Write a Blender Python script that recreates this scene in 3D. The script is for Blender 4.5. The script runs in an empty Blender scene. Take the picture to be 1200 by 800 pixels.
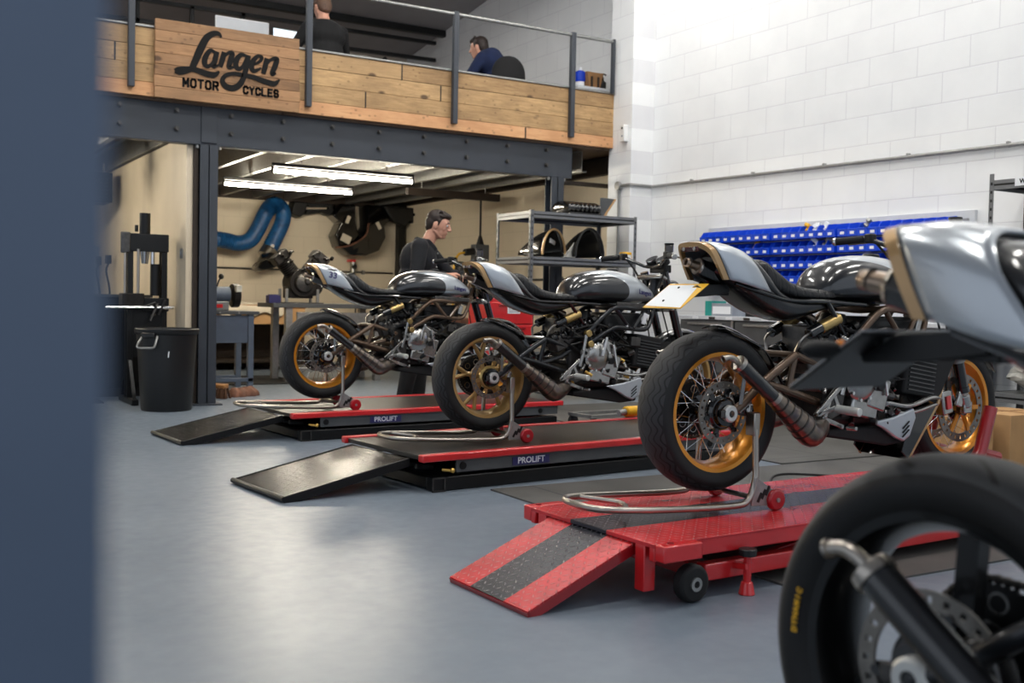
import bpy, bmesh, math, random
from mathutils import Vector as V, Matrix, Euler, Quaternion
PI = math.pi
rnd = random.Random(11)
SC = bpy.context.scene
COL = SC.collection
def rad(d): return math.radians(d)

# ------------------------------------------------------------------ mesh builder
def catmull(pts, k=6, closed=False):
    pts = [V(p) for p in pts]
    n = len(pts)
    if n < 3: return pts
    out = []
    segs = n if closed else n-1
    for i in range(segs):
        p1, p2 = pts[i], pts[(i+1) % n]
        p0 = pts[i-1] if (i > 0 or closed) else p1*2-p2
        p3 = pts[(i+2) % n] if (i+2 < n or closed) else p2*2-p1
        for j in range(k):
            t = j/k
            out.append(0.5*((2*p1)+(p2-p0)*t+(2*p0-5*p1+4*p2-p3)*t*t+(3*p1-p0-3*p2+p3)*t**3))
    if not closed: out.append(pts[-1])
    return out

class MB:
    def __init__(s): s.v = []; s.f = []; s.mi = []
    def add(s, vs, fs, mi=0):
        b = len(s.v)
        s.v.extend([tuple(v) for v in vs])
        for f in fs:
            s.f.append(tuple(b+i for i in f)); s.mi.append(mi)
        return s
    def box(s, x0, x1, y0, y1, z0, z1, M=None, mi=0):
        vs = [V((x, y, z)) for x in (x0, x1) for y in (y0, y1) for z in (z0, z1)]
        if M is not None: vs = [M @ v for v in vs]
        return s.add(vs, [(0,1,3,2),(4,6,7,5),(0,4,5,1),(2,3,7,6),(0,2,6,4),(1,5,7,3)], mi)
    def cbox(s, c, size, rot=(0,0,0), mi=0):
        M = Matrix.Translation(c) @ Euler(rot).to_matrix().to_4x4()
        a, b, d = (q/2 for q in size)
        return s.box(-a, a, -b, b, -d, d, M, mi)
    def bar(s, p0, p1, w, h, up=(0,0,1), mi=0):
        p0, p1 = V(p0), V(p1); d = (p1-p0); L = d.length; d.normalize()
        u = V(up); x = d.cross(u)
        if x.length < 1e-4: x = d.cross(V((1,0,0)))
        x.normalize(); z = x.cross(d)
        M = Matrix((( d.x,x.x,z.x,p0.x),(d.y,x.y,z.y,p0.y),(d.z,x.z,z.z,p0.z),(0,0,0,1)))
        return s.box(0, L, -w/2, w/2, -h/2, h/2, M, mi)
    def tube(s, pts, r, n=10, closed=False, cap=True, smooth=0, mi=0, sx=1.0):
        pts = catmull(pts, smooth, closed) if smooth else [V(p) for p in pts]
        m = len(pts)
        if callable(r): rs = [r(i/(m-1)) for i in range(m)]
        elif isinstance(r, (list, tuple)):
            rs = []
            for i in range(m):
                t = i/(m-1)*(len(r)-1); a = min(int(t), len(r)-2); rs.append(r[a]+(r[a+1]-r[a])*(t-a))
        else: rs = [r]*m
        T = []
        for i in range(m):
            a = pts[i-1] if (i > 0 or closed) else pts[i]
            b = pts[(i+1) % m] if (i < m-1 or closed) else pts[i]
            t = b-a; t = t.normalized() if t.length > 1e-9 else V((0,0,1)); T.append(t)
        u = T[0].cross(V((0,0,1)))
        if u.length < .05: u = T[0].cross(V((0,1,0)))
        u.normalize(); vs = []
        for i in range(m):
            u = u-T[i]*u.dot(T[i]); u.normalize(); w = T[i].cross(u)
            for j in range(n):
                a = 2*PI*j/n
                vs.append(pts[i]+(u*math.cos(a)*sx+w*math.sin(a))*rs[i])
        fs = []
        for i in range(m if closed else m-1):
            for j in range(n):
                a, b = i*n+j, i*n+(j+1) % n
                c, d = ((i+1) % m)*n+(j+1) % n, ((i+1) % m)*n+j
                fs.append((a, b, c, d))
        if cap and not closed:
            fs.append(tuple(range(n-1, -1, -1))); fs.append(tuple((m-1)*n+j for j in range(n)))
        return s.add(vs, fs, mi)
    def cyl(s, p0, p1, r0, r1=None, n=16, mi=0):
        return s.tube([p0, p1], [r0, r0 if r1 is None else r1], n, mi=mi)
    def lathe(s, prof, c=(0,0,0), axis=(0,0,1), n=32, closed=False, mi=0, a0=0, a1=2*PI):
        # prof: (radius, height along axis)
        ax = V(axis).normalized(); u = ax.cross(V((0,0,1)))
        if u.length < .05: u = V((1,0,0))
        u.normalize(); w = ax.cross(u); c = V(c); vs = []
        full = abs(a1-a0-2*PI) < 1e-6; nn = n if full else n+1
        for j in range(nn):
            a = a0+(a1-a0)*j/n; d = u*math.cos(a)+w*math.sin(a)
            for (r, h) in prof: vs.append(c+d*r+ax*h)
        m = len(prof); fs = []
        for j in range(n):
            j2 = (j+1) % nn
            for i in range(m if closed else m-1):
                i2 = (i+1) % m
                fs.append((j*m+i, j2*m+i, j2*m+i2, j*m+i2))
        if not closed and full:
            if prof[0][0] > 1e-5: fs.append(tuple(j*m for j in range(n)))
            if prof[-1][0] > 1e-5: fs.append(tuple(j*m+m-1 for j in range(n-1, -1, -1)))
        if closed and not full:
            fs.append(tuple(range(m))); fs.append(tuple((nn-1)*m+i for i in range(m-1, -1, -1)))
        return s.add(vs, fs, mi)
    def loft(s, rings, cap=True, closed=True, mi=0):
        m = len(rings); n = len(rings[0]); vs = [v for r in rings for v in r]; fs = []
        for i in range(m-1):
            for j in range(n if closed else n-1):
                fs.append((i*n+j, i*n+(j+1) % n, (i+1)*n+(j+1) % n, (i+1)*n+j))
        if cap and closed:
            fs.append(tuple(range(n-1, -1, -1))); fs.append(tuple((m-1)*n+j for j in range(n)))
        return s.add(vs, fs, mi)
    def prism(s, poly, a, b, axis='y', mi=0, M=None):
        n = len(poly)
        def P(p, h):
            q = {'y': (p[0], h, p[1]), 'x': (h, p[0], p[1]), 'z': (p[0], p[1], h)}[axis]
            return M @ V(q) if M is not None else V(q)
        vs = [P(p, a) for p in poly]+[P(p, b) for p in poly]
        fs = [tuple(range(n)), tuple(range(2*n-1, n-1, -1))]
        for i in range(n): fs.append((i, (i+1) % n, n+(i+1) % n, n+i))
        return s.add(vs, fs, mi)
    def ball(s, c, r, nu=16, nv=10, mi=0, M=None):
        if not isinstance(r, (tuple, list)): r = (r, r, r)
        vs = []; fs = []
        for i in range(nv+1):
            t = PI*i/nv
            for j in range(nu):
                p = 2*PI*j/nu
                q = V((r[0]*math.sin(t)*math.cos(p), r[1]*math.sin(t)*math.sin(p), r[2]*math.cos(t)))
                if M is not None: q = M @ q
                vs.append(q+V(c))
        for i in range(nv):
            for j in range(nu):
                fs.append((i*nu+j, (i+1)*nu+j, (i+1)*nu+(j+1) % nu, i*nu+(j+1) % nu))
        return s.add(vs, fs, mi)
    def cap(s, p0, p1, r0, r1, n=14, mi=0):          # tapered limb with round ends
        s.tube([p0, p1], [r0, r1], n, mi=mi); s.ball(p0, r0, n, 8, mi); s.ball(p1, r1, n, 8, mi); return s
    def build(s, name, mat, parent=None, loc=(0,0,0), rot=(0,0,0), bevel=0, seg=2, ang=35, sub=0, remesh=0, solid=0, weld=1e-5, smooth_it=0, flat=False):
        me = bpy.data.meshes.new(name)
        bm = bmesh.new()
        bv = [bm.verts.new(v) for v in s.v]
        bm.verts.ensure_lookup_table()
        for f, mi in zip(s.f, s.mi):
            try:
                bf = bm.faces.new([bv[i] for i in f]); bf.material_index = mi
            except ValueError: pass
        if weld: bmesh.ops.remove_doubles(bm, verts=bm.verts, dist=weld)
        bmesh.ops.recalc_face_normals(bm, faces=bm.faces)
        bm.to_mesh(me); bm.free()
        for m in (mat if isinstance(mat, (list, tuple)) else [mat]): me.materials.append(m)
        if not flat:
            me.polygons.foreach_set('use_smooth', [True]*len(me.polygons))
            if not sub and not remesh: me.set_sharp_from_angle(angle=rad(ang))
        o = bpy.data.objects.new(name, me); COL.objects.link(o)
        o.location = loc; o.rotation_euler = rot
        if parent is not None: o.parent = parent
        if remesh:
            md = o.modifiers.new('Remesh', 'REMESH'); md.mode = 'VOXEL'; md.voxel_size = remesh; md.use_smooth_shade = True
            if smooth_it:
                md = o.modifiers.new('Smooth', 'SMOOTH'); md.iterations = smooth_it; md.factor = .5
        if solid:
            md = o.modifiers.new('Solidify', 'SOLIDIFY'); md.thickness = solid; md.offset = -1
        if bevel:
            md = o.modifiers.new('Bevel', 'BEVEL'); md.width = bevel; md.segments = seg; md.limit_method = 'ANGLE'; md.angle_limit = rad(40)
        if sub:
            md = o.modifiers.new('Subdivision', 'SUBSURF'); md.levels = sub; md.render_levels = sub
        return o

def thing(name, label, cat, loc=(0,0,0), rz=0, group=None):
    o = bpy.data.objects.new(name, None); COL.objects.link(o)
    o.empty_display_size = .1
    o.location = loc; o.rotation_euler = (0, 0, rz)
    o['label'] = label; o['category'] = cat
    if group: o['group'] = group
    return o
def tag(o, label, cat, group=None):
    o['label'] = label; o['category'] = cat
    if group: o['group'] = group
    return o
def struct(o):
    o['kind'] = 'structure'; return o
def kids(o): return [c for c in bpy.data.objects if c.parent == o]
def copy_thing(o, loc, rz=0, label=None, group=None):
    def rec(a, par):
        c = a.copy(); COL.objects.link(c)
        if par is not None: c.parent = par
        for ch in kids(a): rec(ch, c)
        return c
    r = rec(o, None); r.location = loc; r.rotation_euler = (0, 0, rz)
    if label: r['label'] = label
    if group: r['group'] = group
    return r

def text_mesh(body, size, depth, mat, name, parent=None, M=None, bold=0.0, sx=1.0, align='CENTER', loc=(0,0,0), loc2=None):
    cu = bpy.data.curves.new(name, 'FONT'); cu.body = body; cu.size = size; cu.extrude = depth
    cu.align_x = align; cu.align_y = 'CENTER'; cu.offset = bold; cu.resolution_u = 3
    t = bpy.data.objects.new(name+'_tmp', cu); COL.objects.link(t)
    dg = bpy.context.evaluated_depsgraph_get(); dg.update()
    me = bpy.data.meshes.new_from_object(t.evaluated_get(dg))
    bpy.data.objects.remove(t)
    me.transform(Matrix.Diagonal((sx, 1, 1, 1)))
    if M is not None: me.transform(M)
    me.materials.clear(); me.materials.append(mat)
    o = bpy.data.objects.new(name, me); COL.objects.link(o)
    if parent is not None: o.parent = parent
    o.location = loc
    return o
# text lying in the XZ plane, read from -Y
M_XZ = Matrix(((1,0,0,0),(0,0,-1,0),(0,1,0,0),(0,0,0,1)))

# ------------------------------------------------------------------ materials
def lin(c): return tuple(((x/255)/12.92 if x/255 <= .04045 else ((x/255+.055)/1.055)**2.4) for x in c)+(1,)
class NT:
    def __init__(s, name):
        s.m = bpy.data.materials.new(name); s.m.use_nodes = True
        s.t = s.m.node_tree; s.n = s.t.nodes; s.b = s.n['Principled BSDF']; s._tc = None
    def node(s, ty, **kw):
        n = s.n.new(ty)
        for k, v in kw.items(): setattr(n, k, v)
        return n
    def link(s, a, b): s.t.links.new(a, b)
    def obj(s):
        if s._tc is None: s._tc = s.node('ShaderNodeTexCoord')
        return s._tc.outputs['Object']
    def setv(s, inp, v):
        if hasattr(v, 'is_linked') or isinstance(v, bpy.types.NodeSocket): s.link(v, inp)
        else: inp.default_value = v
    def math(s, op, a, b=0.0, c=0.0, clamp=False):
        n = s.node('ShaderNodeMath', operation=op); n.use_clamp = clamp
        s.setv(n.inputs[0], a); s.setv(n.inputs[1], b); s.setv(n.inputs[2], c); return n.outputs[0]
    def xyz(s, vec=None):
        n = s.node('ShaderNodeSeparateXYZ'); s.link(vec or s.obj(), n.inputs[0]); return n.outputs
    def comb(s, x=0.0, y=0.0, z=0.0):
        n = s.node('ShaderNodeCombineXYZ'); s.setv(n.inputs[0], x); s.setv(n.inputs[1], y); s.setv(n.inputs[2], z); return n.outputs[0]
    def scale(s, vec, sc):
        n = s.node('ShaderNodeMapping'); s.link(vec, n.inputs[0]); n.inputs['Scale'].default_value = sc; return n.outputs[0]
    def noise(s, sc=5.0, det=3.0, vec=None, rough=.5, out='Fac'):
        n = s.node('ShaderNodeTexNoise'); n.inputs['Scale'].default_value = sc; n.inputs['Detail'].default_value = det; n.inputs['Roughness'].default_value = rough
        s.link(vec or s.obj(), n.inputs['Vector']); return n.outputs[out]
    def ramp(s, fac, stops):
        n = s.node('ShaderNodeValToRGB'); s.link(fac, n.inputs[0]); e = n.color_ramp.elements
        while len(e) < len(stops): e.new(.5)
        for el, (p, c) in zip(e, stops): el.position = p; el.color = c if len(c) == 4 else lin(c)
        return n.outputs[0]
    def mix(s, fac, a, b, bt='MIX'):
        n = s.node('ShaderNodeMix', data_type='RGBA', blend_type=bt)
        s.setv(n.inputs[0], fac); s.setv(n.inputs[6], a if not isinstance(a, tuple) else (a if len(a) == 4 else lin(a)))
        s.setv(n.inputs[7], b if not isinstance(b, tuple) else (b if len(b) == 4 else lin(b))); return n.outputs[2]
    def bump(s, h, strength=.3, dist=.01):
        n = s.node('ShaderNodeBump'); n.inputs['Strength'].default_value = strength; n.inputs['Distance'].default_value = dist
        s.link(h, n.inputs['Height']); s.link(n.outputs[0], s.b.inputs['Normal'])
    def base(s, c): s.setv(s.b.inputs['Base Color'], c)
    def set(s, rough=None, metal=None, coat=None, spec=None):
        for k, v in (('Roughness', rough), ('Metallic', metal), ('Coat Weight', coat), ('Specular IOR Level', spec)):
            if v is not None: s.setv(s.b.inputs[k], v)
        if coat: s.b.inputs['Coat Roughness'].default_value = .04
        return s
def mat(name, c, rough=.5, metal=0.0, coat=0.0, var=.12, vs=9.0, bs=0.0, bsc=60.0, emit=0):
    t = NT(name); c = lin(c)
    if var:
        d = tuple(x*(1-var) for x in c[:3])+(1,); l = tuple(min(1, x*(1+var)) for x in c[:3])+(1,)
        t.base(t.ramp(t.noise(vs, 4), [(.3, d), (.7, l)]))
    else: t.base(c)
    t.set(rough, metal, coat)
    if bs: t.bump(t.noise(bsc, 3), bs, .004)
    if emit:
        t.b.inputs['Emission Color'].default_value = c; t.b.inputs['Emission Strength'].default_value = emit
    return t.m

Mt = {}
def A(key, *a, **k): Mt[key] = mat(key, *a, **k)
A('steel_slate', (50,55,63), .45, .0, var=.1, vs=3)
A('post_blue', (88,102,122), .4, .2, var=.15, vs=4)
A('black_metal', (15,16,17), .4, .3)
A('black_plastic', (14,15,17), .45, bs=.05, bsc=120)
A('black_rubber', (13,13,14), .75, bs=.1, bsc=200)
A('black_gloss', (7,7,8), .16, .0, .7, var=.05)
A('chrome', (215,215,215), .16, 1.0, var=.05)
A('alu', (170,169,166), .24, .95, var=.15, vs=30)
A('alu_dark', (84,82,80), .42, .85, var=.25, vs=35)
A('cast_dark', (36,33,31), .5, .6, var=.35, vs=40, bs=.2, bsc=90)
A('stainless', (170,163,154), .28, 1.0, var=.08)
A('titanium', (150,132,116), .3, 1.0, var=.2, vs=14)
A('galv', (150,150,148), .42, .7, var=.12, vs=25)
A('shelf_grey', (84,86,88), .5, .3, var=.1)
A('silver_paint', (178,184,190), .3, .55, 1.0, var=.02)
A('gold_paint', (176,140,92), .35, .4, .6, var=.05)
A('gold_rim', (222,146,44), .3, .6, .4, var=.06)
A('gold_cast', (180,146,92), .35, .6, .2, var=.1)
A('gold_anod', (188,160,104), .3, .85, var=.08)
A('orange_sticker', (220,84,40), .4)
A('bronze_frame', (92,72,56), .42, .45, .2, var=.1, vs=20)
A('dark_frame', (34,36,40), .35, .5, .4, var=.1)
A('black_wheel', (11,12,13), .35, .4, .3, var=.1)
A('red_paint', (204,34,38), .3, .0, .6, var=.1, vs=6)
A('red_dark', (150,14,24), .3, .0, .6, var=.1)
A('red_poly', (160,14,28), .3, .0, .3)
A('white_paint', (236,237,236), .6, var=.02)
A('white_plastic', (232,232,230), .4, var=.02)
A('lens_smoke', (44,36,30), .1, .0, .6)
A('yellow', (232,176,30), .45)
A('amber', (226,130,20), .3)
A('blue_bin', (10,78,224), .45, .0, .1, var=.06)
A('bluegrey', (92,104,122), .45, .1, var=.08)
A('skin', (206,152,128), .5, var=.06, vs=20)
A('navy_cloth', (14,15,21), .85, var=.3, vs=14, bs=1.0, bsc=11)
A('navy_fleece', (14,30,66), .9, var=.15, vs=12, bs=.3, bsc=40)
A('black_cloth', (13,13,15), .85, var=.2, vs=12, bs=.3, bsc=30)
A('hair_brown', (38,25,19), .6, var=.3, vs=60, bs=.5, bsc=90)
A('hair_light', (96,70,54), .6, var=.3, vs=60, bs=.5, bsc=90)
A('cardboard', (186,146,100), .8, var=.08)
A('paper_bag', (150,110,72), .8, var=.15)
A('wood_handle', (190,142,92), .55, var=.12)
A('bristle', (96,66,48), .9, var=.35, vs=60, bs=.6, bsc=120)
A('disc_steel', (128,124,118), .36, .9, var=.15, vs=30)
A('hose_blue', (22,92,148), .5, var=.1)
A('cream_cloth', (206,196,178), .8, var=.08, bs=.2, bsc=20)
A('chestnut', (150,104,56), .6, var=.2)
A('dark_wood', (46,35,26), .7, var=.25)
A('teal', (40,150,140), .45)
A('grey_box', (150,156,164), .5)
A('greyboard', (205,208,212), .55, var=.04)
A('screen', (190,205,214), .3, emit=.6)
A('rack_grey', (118,120,122), .45, .4, var=.1)
A('nut_silver', (214,214,210), .38, .6, var=.04)
A('tag_white', (236,238,240), .5, var=0)
A('ink', (6,5,5), .95, var=.1)
A('ink_blue', (40,38,92), .5, var=.05)
A('white_ink', (214,214,222), .5, var=0)
A('brass', (196,160,84), .32, .9, var=.1)
A('glass_blue', (20,60,190), .15, .0, .4)
A('led', (255,244,222), .4, var=0, emit=62)
A('led_high', (255,252,246), .4, var=0, emit=13)
A('dust_brown', (112,74,56), .8, var=.4, vs=20)
A('plastic_film', (212,210,202), .25, var=.15, vs=14, bs=.8, bsc=14)
A('lamp_white', (235,235,235), .25)
A('clear_tail', (70,16,14), .2, .0, .6)
# ------------------------------------------------------------------ patterned materials
def m_blocks():
    t = NT('painted_blockwork'); x, y, z = t.xyz()
    vec = t.comb(y, t.math('SUBTRACT', z, .201), 0.0)
    b = t.node('ShaderNodeTexBrick'); t.link(vec, b.inputs['Vector']); b.offset = .5
    for k, v in (('Scale', 1.0), ('Mortar Size', .006), ('Mortar Smooth', .5), ('Brick Width', .488), ('Row Height', .244)): b.inputs[k].default_value = v
    b.inputs['Color1'].default_value = lin((240,241,241)); b.inputs['Color2'].default_value = lin((237,238,238)); b.inputs['Mortar'].default_value = lin((222,222,224))
    n = t.noise(2.5, 5)
    t.base(t.mix(.08, b.outputs['Color'], t.ramp(n, [(.35, (170,174,182)), (.65, (250,250,250))])))
    h = t.math('ADD', t.math('MULTIPLY', b.outputs['Fac'], -1.0), t.math('MULTIPLY', t.noise(70, 4), .25))
    t.bump(h, .25, .005); t.set(.62); return t.m
Mt['blocks'] = m_blocks()
def m_cream():
    t = NT('cream_painted_block'); x, y, z = t.xyz()
    vec = t.comb(t.math('ADD', x, y), t.math('SUBTRACT', z, .2), 0.0)
    b = t.node('ShaderNodeTexBrick'); t.link(vec, b.inputs['Vector'])
    for k, v in (('Scale', 1.0), ('Mortar Size', .005), ('Mortar Smooth', .6), ('Brick Width', .488), ('Row Height', .244)): b.inputs[k].default_value = v
    b.inputs['Color1'].default_value = lin((226,212,188)); b.inputs['Color2'].default_value = lin((223,209,185)); b.inputs['Mortar'].default_value = lin((212,198,174))
    n = t.noise(1.3, 6)
    t.base(t.mix(t.ramp(n, [(.5, (0,0,0)), (.85, (110,110,110))]), b.outputs['Color'], (150,132,106)))
    t.bump(b.outputs['Fac'], -.15, .004); t.set(.7); return t.m
Mt['cream'] = m_cream()
def m_plaster():
    t = NT('cream_board'); x, y, z = t.xyz()
    n = t.noise(1.6, 6); d = t.noise(.9, 3, t.scale(t.obj(), (1, 1.4, .5)))
    c = t.mix(t.ramp(n, [(.3, (0,0,0)), (.8, (255,255,255))]), (222,206,180), (200,184,158))
    c = t.mix(t.ramp(d, [(.58, (0,0,0)), (.72, (120,120,120))]), c, (120,104,88))
    t.base(c); t.set(.65); return t.m
Mt['board'] = m_plaster()
def m_floor():
    t = NT('painted_concrete_floor')
    n = t.noise(.9, 6, rough=.6); f = t.noise(14, 6); sc = t.noise(3.2, 8, t.scale(t.obj(), (1, .25, 1)), .7)
    c = t.mix(t.ramp(n, [(.3, (0,0,0)), (.7, (255,255,255))]), (106,117,129), (121,131,142))
    c = t.mix(t.ramp(sc, [(.6, (0,0,0)), (.72, (80,80,80))]), c, (142,150,158))
    v = t.node('ShaderNodeTexVoronoi'); v.inputs['Scale'].default_value = 2.6; t.link(t.obj(), v.inputs['Vector'])
    c = t.mix(t.ramp(v.outputs['Distance'], [(.02, (220,220,220)), (.045, (0,0,0))]), c, (60,62,68))
    t.base(c); t.link(t.ramp(f, [(.3, (146,146,146)), (.7, (168,168,168))]), t.b.inputs['Roughness'])
    t.bump(t.noise(30, 4), .04, .004); return t.m
Mt['floor'] = m_floor()
def m_planks(name, cols, ph, z0, joint=1.7):
    # long boards running in x, ph tall: grain, knots, saw stains
    t = NT(name); x, y, z = t.xyz()
    row = t.math('FLOOR', t.math('DIVIDE', t.math('SUBTRACT', z, z0), ph))
    wn = t.node('ShaderNodeTexWhiteNoise', noise_dimensions='1D'); t.link(row, wn.inputs['W'])
    vec = t.comb(t.math('ADD', x, t.math('MULTIPLY', wn.outputs['Value'], 13.0)), y, t.math('MULTIPLY', z, 1.0))
    g = t.noise(7, 8, t.scale(vec, (.9, 6, 9)), .65)
    bl = t.noise(2.2, 5, t.scale(vec, (1, 1, 2.2)), .6)
    c = t.ramp(g, [(.25, cols[0]), (.5, cols[1]), (.75, cols[2])])
    c = t.mix(t.math('MULTIPLY', t.ramp(bl, [(.45, (0,0,0)), (.68, (255,255,255))]), .75), c, cols[3])
    c = t.mix(t.math('MULTIPLY', wn.outputs['Value'], .45), c, cols[3])
    jt = t.math('FRACT', t.math('DIVIDE', t.math('ADD', x, t.math('MULTIPLY', wn.outputs['Value'], 9.0)), joint))
    jc = t.math('FLOOR', t.math('DIVIDE', t.math('ADD', x, t.math('MULTIPLY', wn.outputs['Value'], 9.0)), joint))
    wn2 = t.node('ShaderNodeTexWhiteNoise', noise_dimensions='2D'); t.link(t.comb(row, jc, 0.0), wn2.inputs['Vector'])
    c = t.mix(t.math('MULTIPLY', wn2.outputs['Value'], .4), c, cols[2])
    c = t.mix(t.math('LESS_THAN', jt, .005), c, (40,28,18))
    v = t.node('ShaderNodeTexVoronoi'); v.inputs['Scale'].default_value = 3.1; t.link(t.scale(vec, (1, .2, 1.9)), v.inputs['Vector'])
    c = t.mix(t.ramp(v.outputs['Distance'], [(.09, (235,235,235)), (.17, (0,0,0))]), c, (58,36,20))
    v2 = t.node('ShaderNodeTexVoronoi'); v2.inputs['Scale'].default_value = 11; t.link(t.scale(vec, (1, .2, 1.3)), v2.inputs['Vector'])
    c = t.mix(t.ramp(v2.outputs['Distance'], [(.12, (170,170,170)), (.2, (0,0,0))]), c, (70,44,26))
    t.base(c); t.set(.7); t.bump(g, .25, .004); return t.m
Mt['plank'] = m_planks('old_scaffold_plank', [(120,92,60),(182,146,100),(210,174,126),(112,84,54)], .155, 2.82, 3.1)
Mt['fascia'] = m_planks('orange_fascia_board', [(186,128,82),(218,164,116),(228,182,136),(178,124,82)], .4, 2.6, 3.7)
Mt['signwood'] = m_planks('reclaimed_sign_plank', [(112,80,52),(158,116,78),(184,142,102),(92,68,46)], .0962, 2.692, 40.0)
Mt['joist_wood'] = m_planks('brown_deck_underside', [(92,76,60),(112,92,74),(128,106,86),(82,66,52)], 5.0, 0)
def m_chequer(name, col, rough, metal, band=None, cell=.028):
    t = NT(name); x, y, z = t.xyz()
    u = t.math('DIVIDE', x, cell); v = t.math('DIVIDE', y, cell)
    pu = t.math('SUBTRACT', t.math('FRACT', u), .5); pv = t.math('SUBTRACT', t.math('FRACT', v), .5)
    par = t.math('ABSOLUTE', t.math('MODULO', t.math('ADD', t.math('FLOOR', u), t.math('FLOOR', v)), 2.0))
    sg = t.math('SUBTRACT', t.math('MULTIPLY', par, 2.0), 1.0)
    a = t.math('ADD', pu, t.math('MULTIPLY', pv, sg)); b = t.math('SUBTRACT', pv, t.math('MULTIPLY', pu, sg))
    d = t.math('ADD', t.math('POWER', t.math('DIVIDE', t.math('ABSOLUTE', a), .62), 2.0), t.math('POWER', t.math('DIVIDE', t.math('ABSOLUTE', b), .2), 2.0))
    h = t.math('SUBTRACT', 1.0, d, clamp=True)
    c = t.mix(t.ramp(t.noise(8, 5), [(.3, (0,0,0)), (.7, (255,255,255))]), tuple(int(q*.8) for q in col), col)
    if band:
        mk = t.math('LESS_THAN', t.math('ABSOLUTE', t.math('SUBTRACT', y, band[1])), band[2])
        c = t.mix(mk, c, band[0])
    wear = t.math('MULTIPLY', h, .25)
    c = t.mix(wear, c, (210,200,200))
    t.base(c); t.set(rough, metal); t.bump(h, .9, .004); return t.m
Mt['chequer_black'] = m_chequer('black_chequer_plate', (13,13,15), .26, .8, None, .04)
Mt['chequer_red'] = m_chequer('red_chequer_plate_with_black_strip', (212,44,50), .27, .1, ((30,32,42), 0.0, .105))
def m_deck():
    t = NT('black_lift_deck'); c = t.ramp(t.noise(5, 6), [(.3, (28,27,25)), (.7, (48,46,42))])
    t.base(c); t.set(.38, .2); t.bump(t.noise(160, 2), .2, .003); return t.m
Mt['deck_black'] = m_deck()
def m_mat():
    t = NT('grey_rubber_mat'); x, y, z = t.xyz()
    c = t.ramp(t.noise(3, 7), [(.3, (70,69,66)), (.7, (90,89,86))])
    gx = t.math('ABSOLUTE', t.math('SUBTRACT', t.math('FRACT', t.math('DIVIDE', x, 1.22)), .5))
    gy = t.math('ABSOLUTE', t.math('SUBTRACT', t.math('FRACT', t.math('DIVIDE', y, .92)), .5))
    e = t.math('LESS_THAN', t.math('MINIMUM', gx, gy), .006)
    t.base(t.mix(e, c, (44,44,44))); t.set(.6); t.bump(t.noise(120, 2), .3, .003); return t.m
Mt['mat_grey'] = m_mat()
def m_carbon():
    t = NT('carbon_fibre'); w = t.node('ShaderNodeTexWave', wave_type='BANDS', bands_direction='DIAGONAL'); w.inputs['Scale'].default_value = 60; t.link(t.obj(), w.inputs['Vector'])
    t.base(t.ramp(w.outputs['Fac'], [(.3, (9,9,10)), (.7, (22,23,26))])); t.set(.35, .3, 1.0); return t.m
Mt['carbon'] = m_carbon()
def m_tank():
    # silver lacquer with a bare carbon ellipse on each flank
    t = NT('silver_tank_with_carbon_flank'); x, y, z = t.xyz()
    u = t.math('DIVIDE', t.math('SUBTRACT', x, .655), .265)
    w = t.math('DIVIDE', t.math('SUBTRACT', t.math('SUBTRACT', z, .515), t.math('MULTIPLY', t.math('SUBTRACT', x, .715), -.04)), .098)
    d = t.math('ADD', t.math('POWER', t.math('ABSOLUTE', u), 2.6), t.math('POWER', t.math('ABSOLUTE', w), 2.6))
    side = t.math('MAXIMUM', t.math('GREATER_THAN', t.math('ABSOLUTE', y), .03), t.math('LESS_THAN', x, .63))
    mk = t.math('MULTIPLY', t.math('LESS_THAN', d, 1.0), side)
    wv = t.node('ShaderNodeTexWave', wave_type='BANDS', bands_direction='DIAGONAL'); wv.inputs['Scale'].default_value = 60; t.link(t.obj(), wv.inputs['Vector'])
    cb = t.ramp(wv.outputs['Fac'], [(.3, (14,15,18)), (.7, (24,26,31))])
    t.base(t.mix(mk, (176,182,188), cb)); t.link(t.math('MULTIPLY', t.math('SUBTRACT', 1.0, mk), .55), t.b.inputs['Metallic'])
    t.set(.28, None, 1.0); return t.m
Mt['tank'] = m_tank()
def m_seat():
    t = NT('quilted_black_leather'); x, y, z = t.xyz()
    a = t.math('FRACT', t.math('MULTIPLY', t.math('ADD', x, y), 24.0)); b = t.math('FRACT', t.math('MULTIPLY', t.math('SUBTRACT', x, y), 24.0))
    h = t.math('MINIMUM', t.math('PINGPONG', a, .5), t.math('PINGPONG', b, .5))
    h = t.math('MINIMUM', h, .18)
    t.base(lin((15,15,17))); t.set(.5); t.bump(h, .8, .02); return t.m
Mt['seat'] = m_seat()
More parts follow.
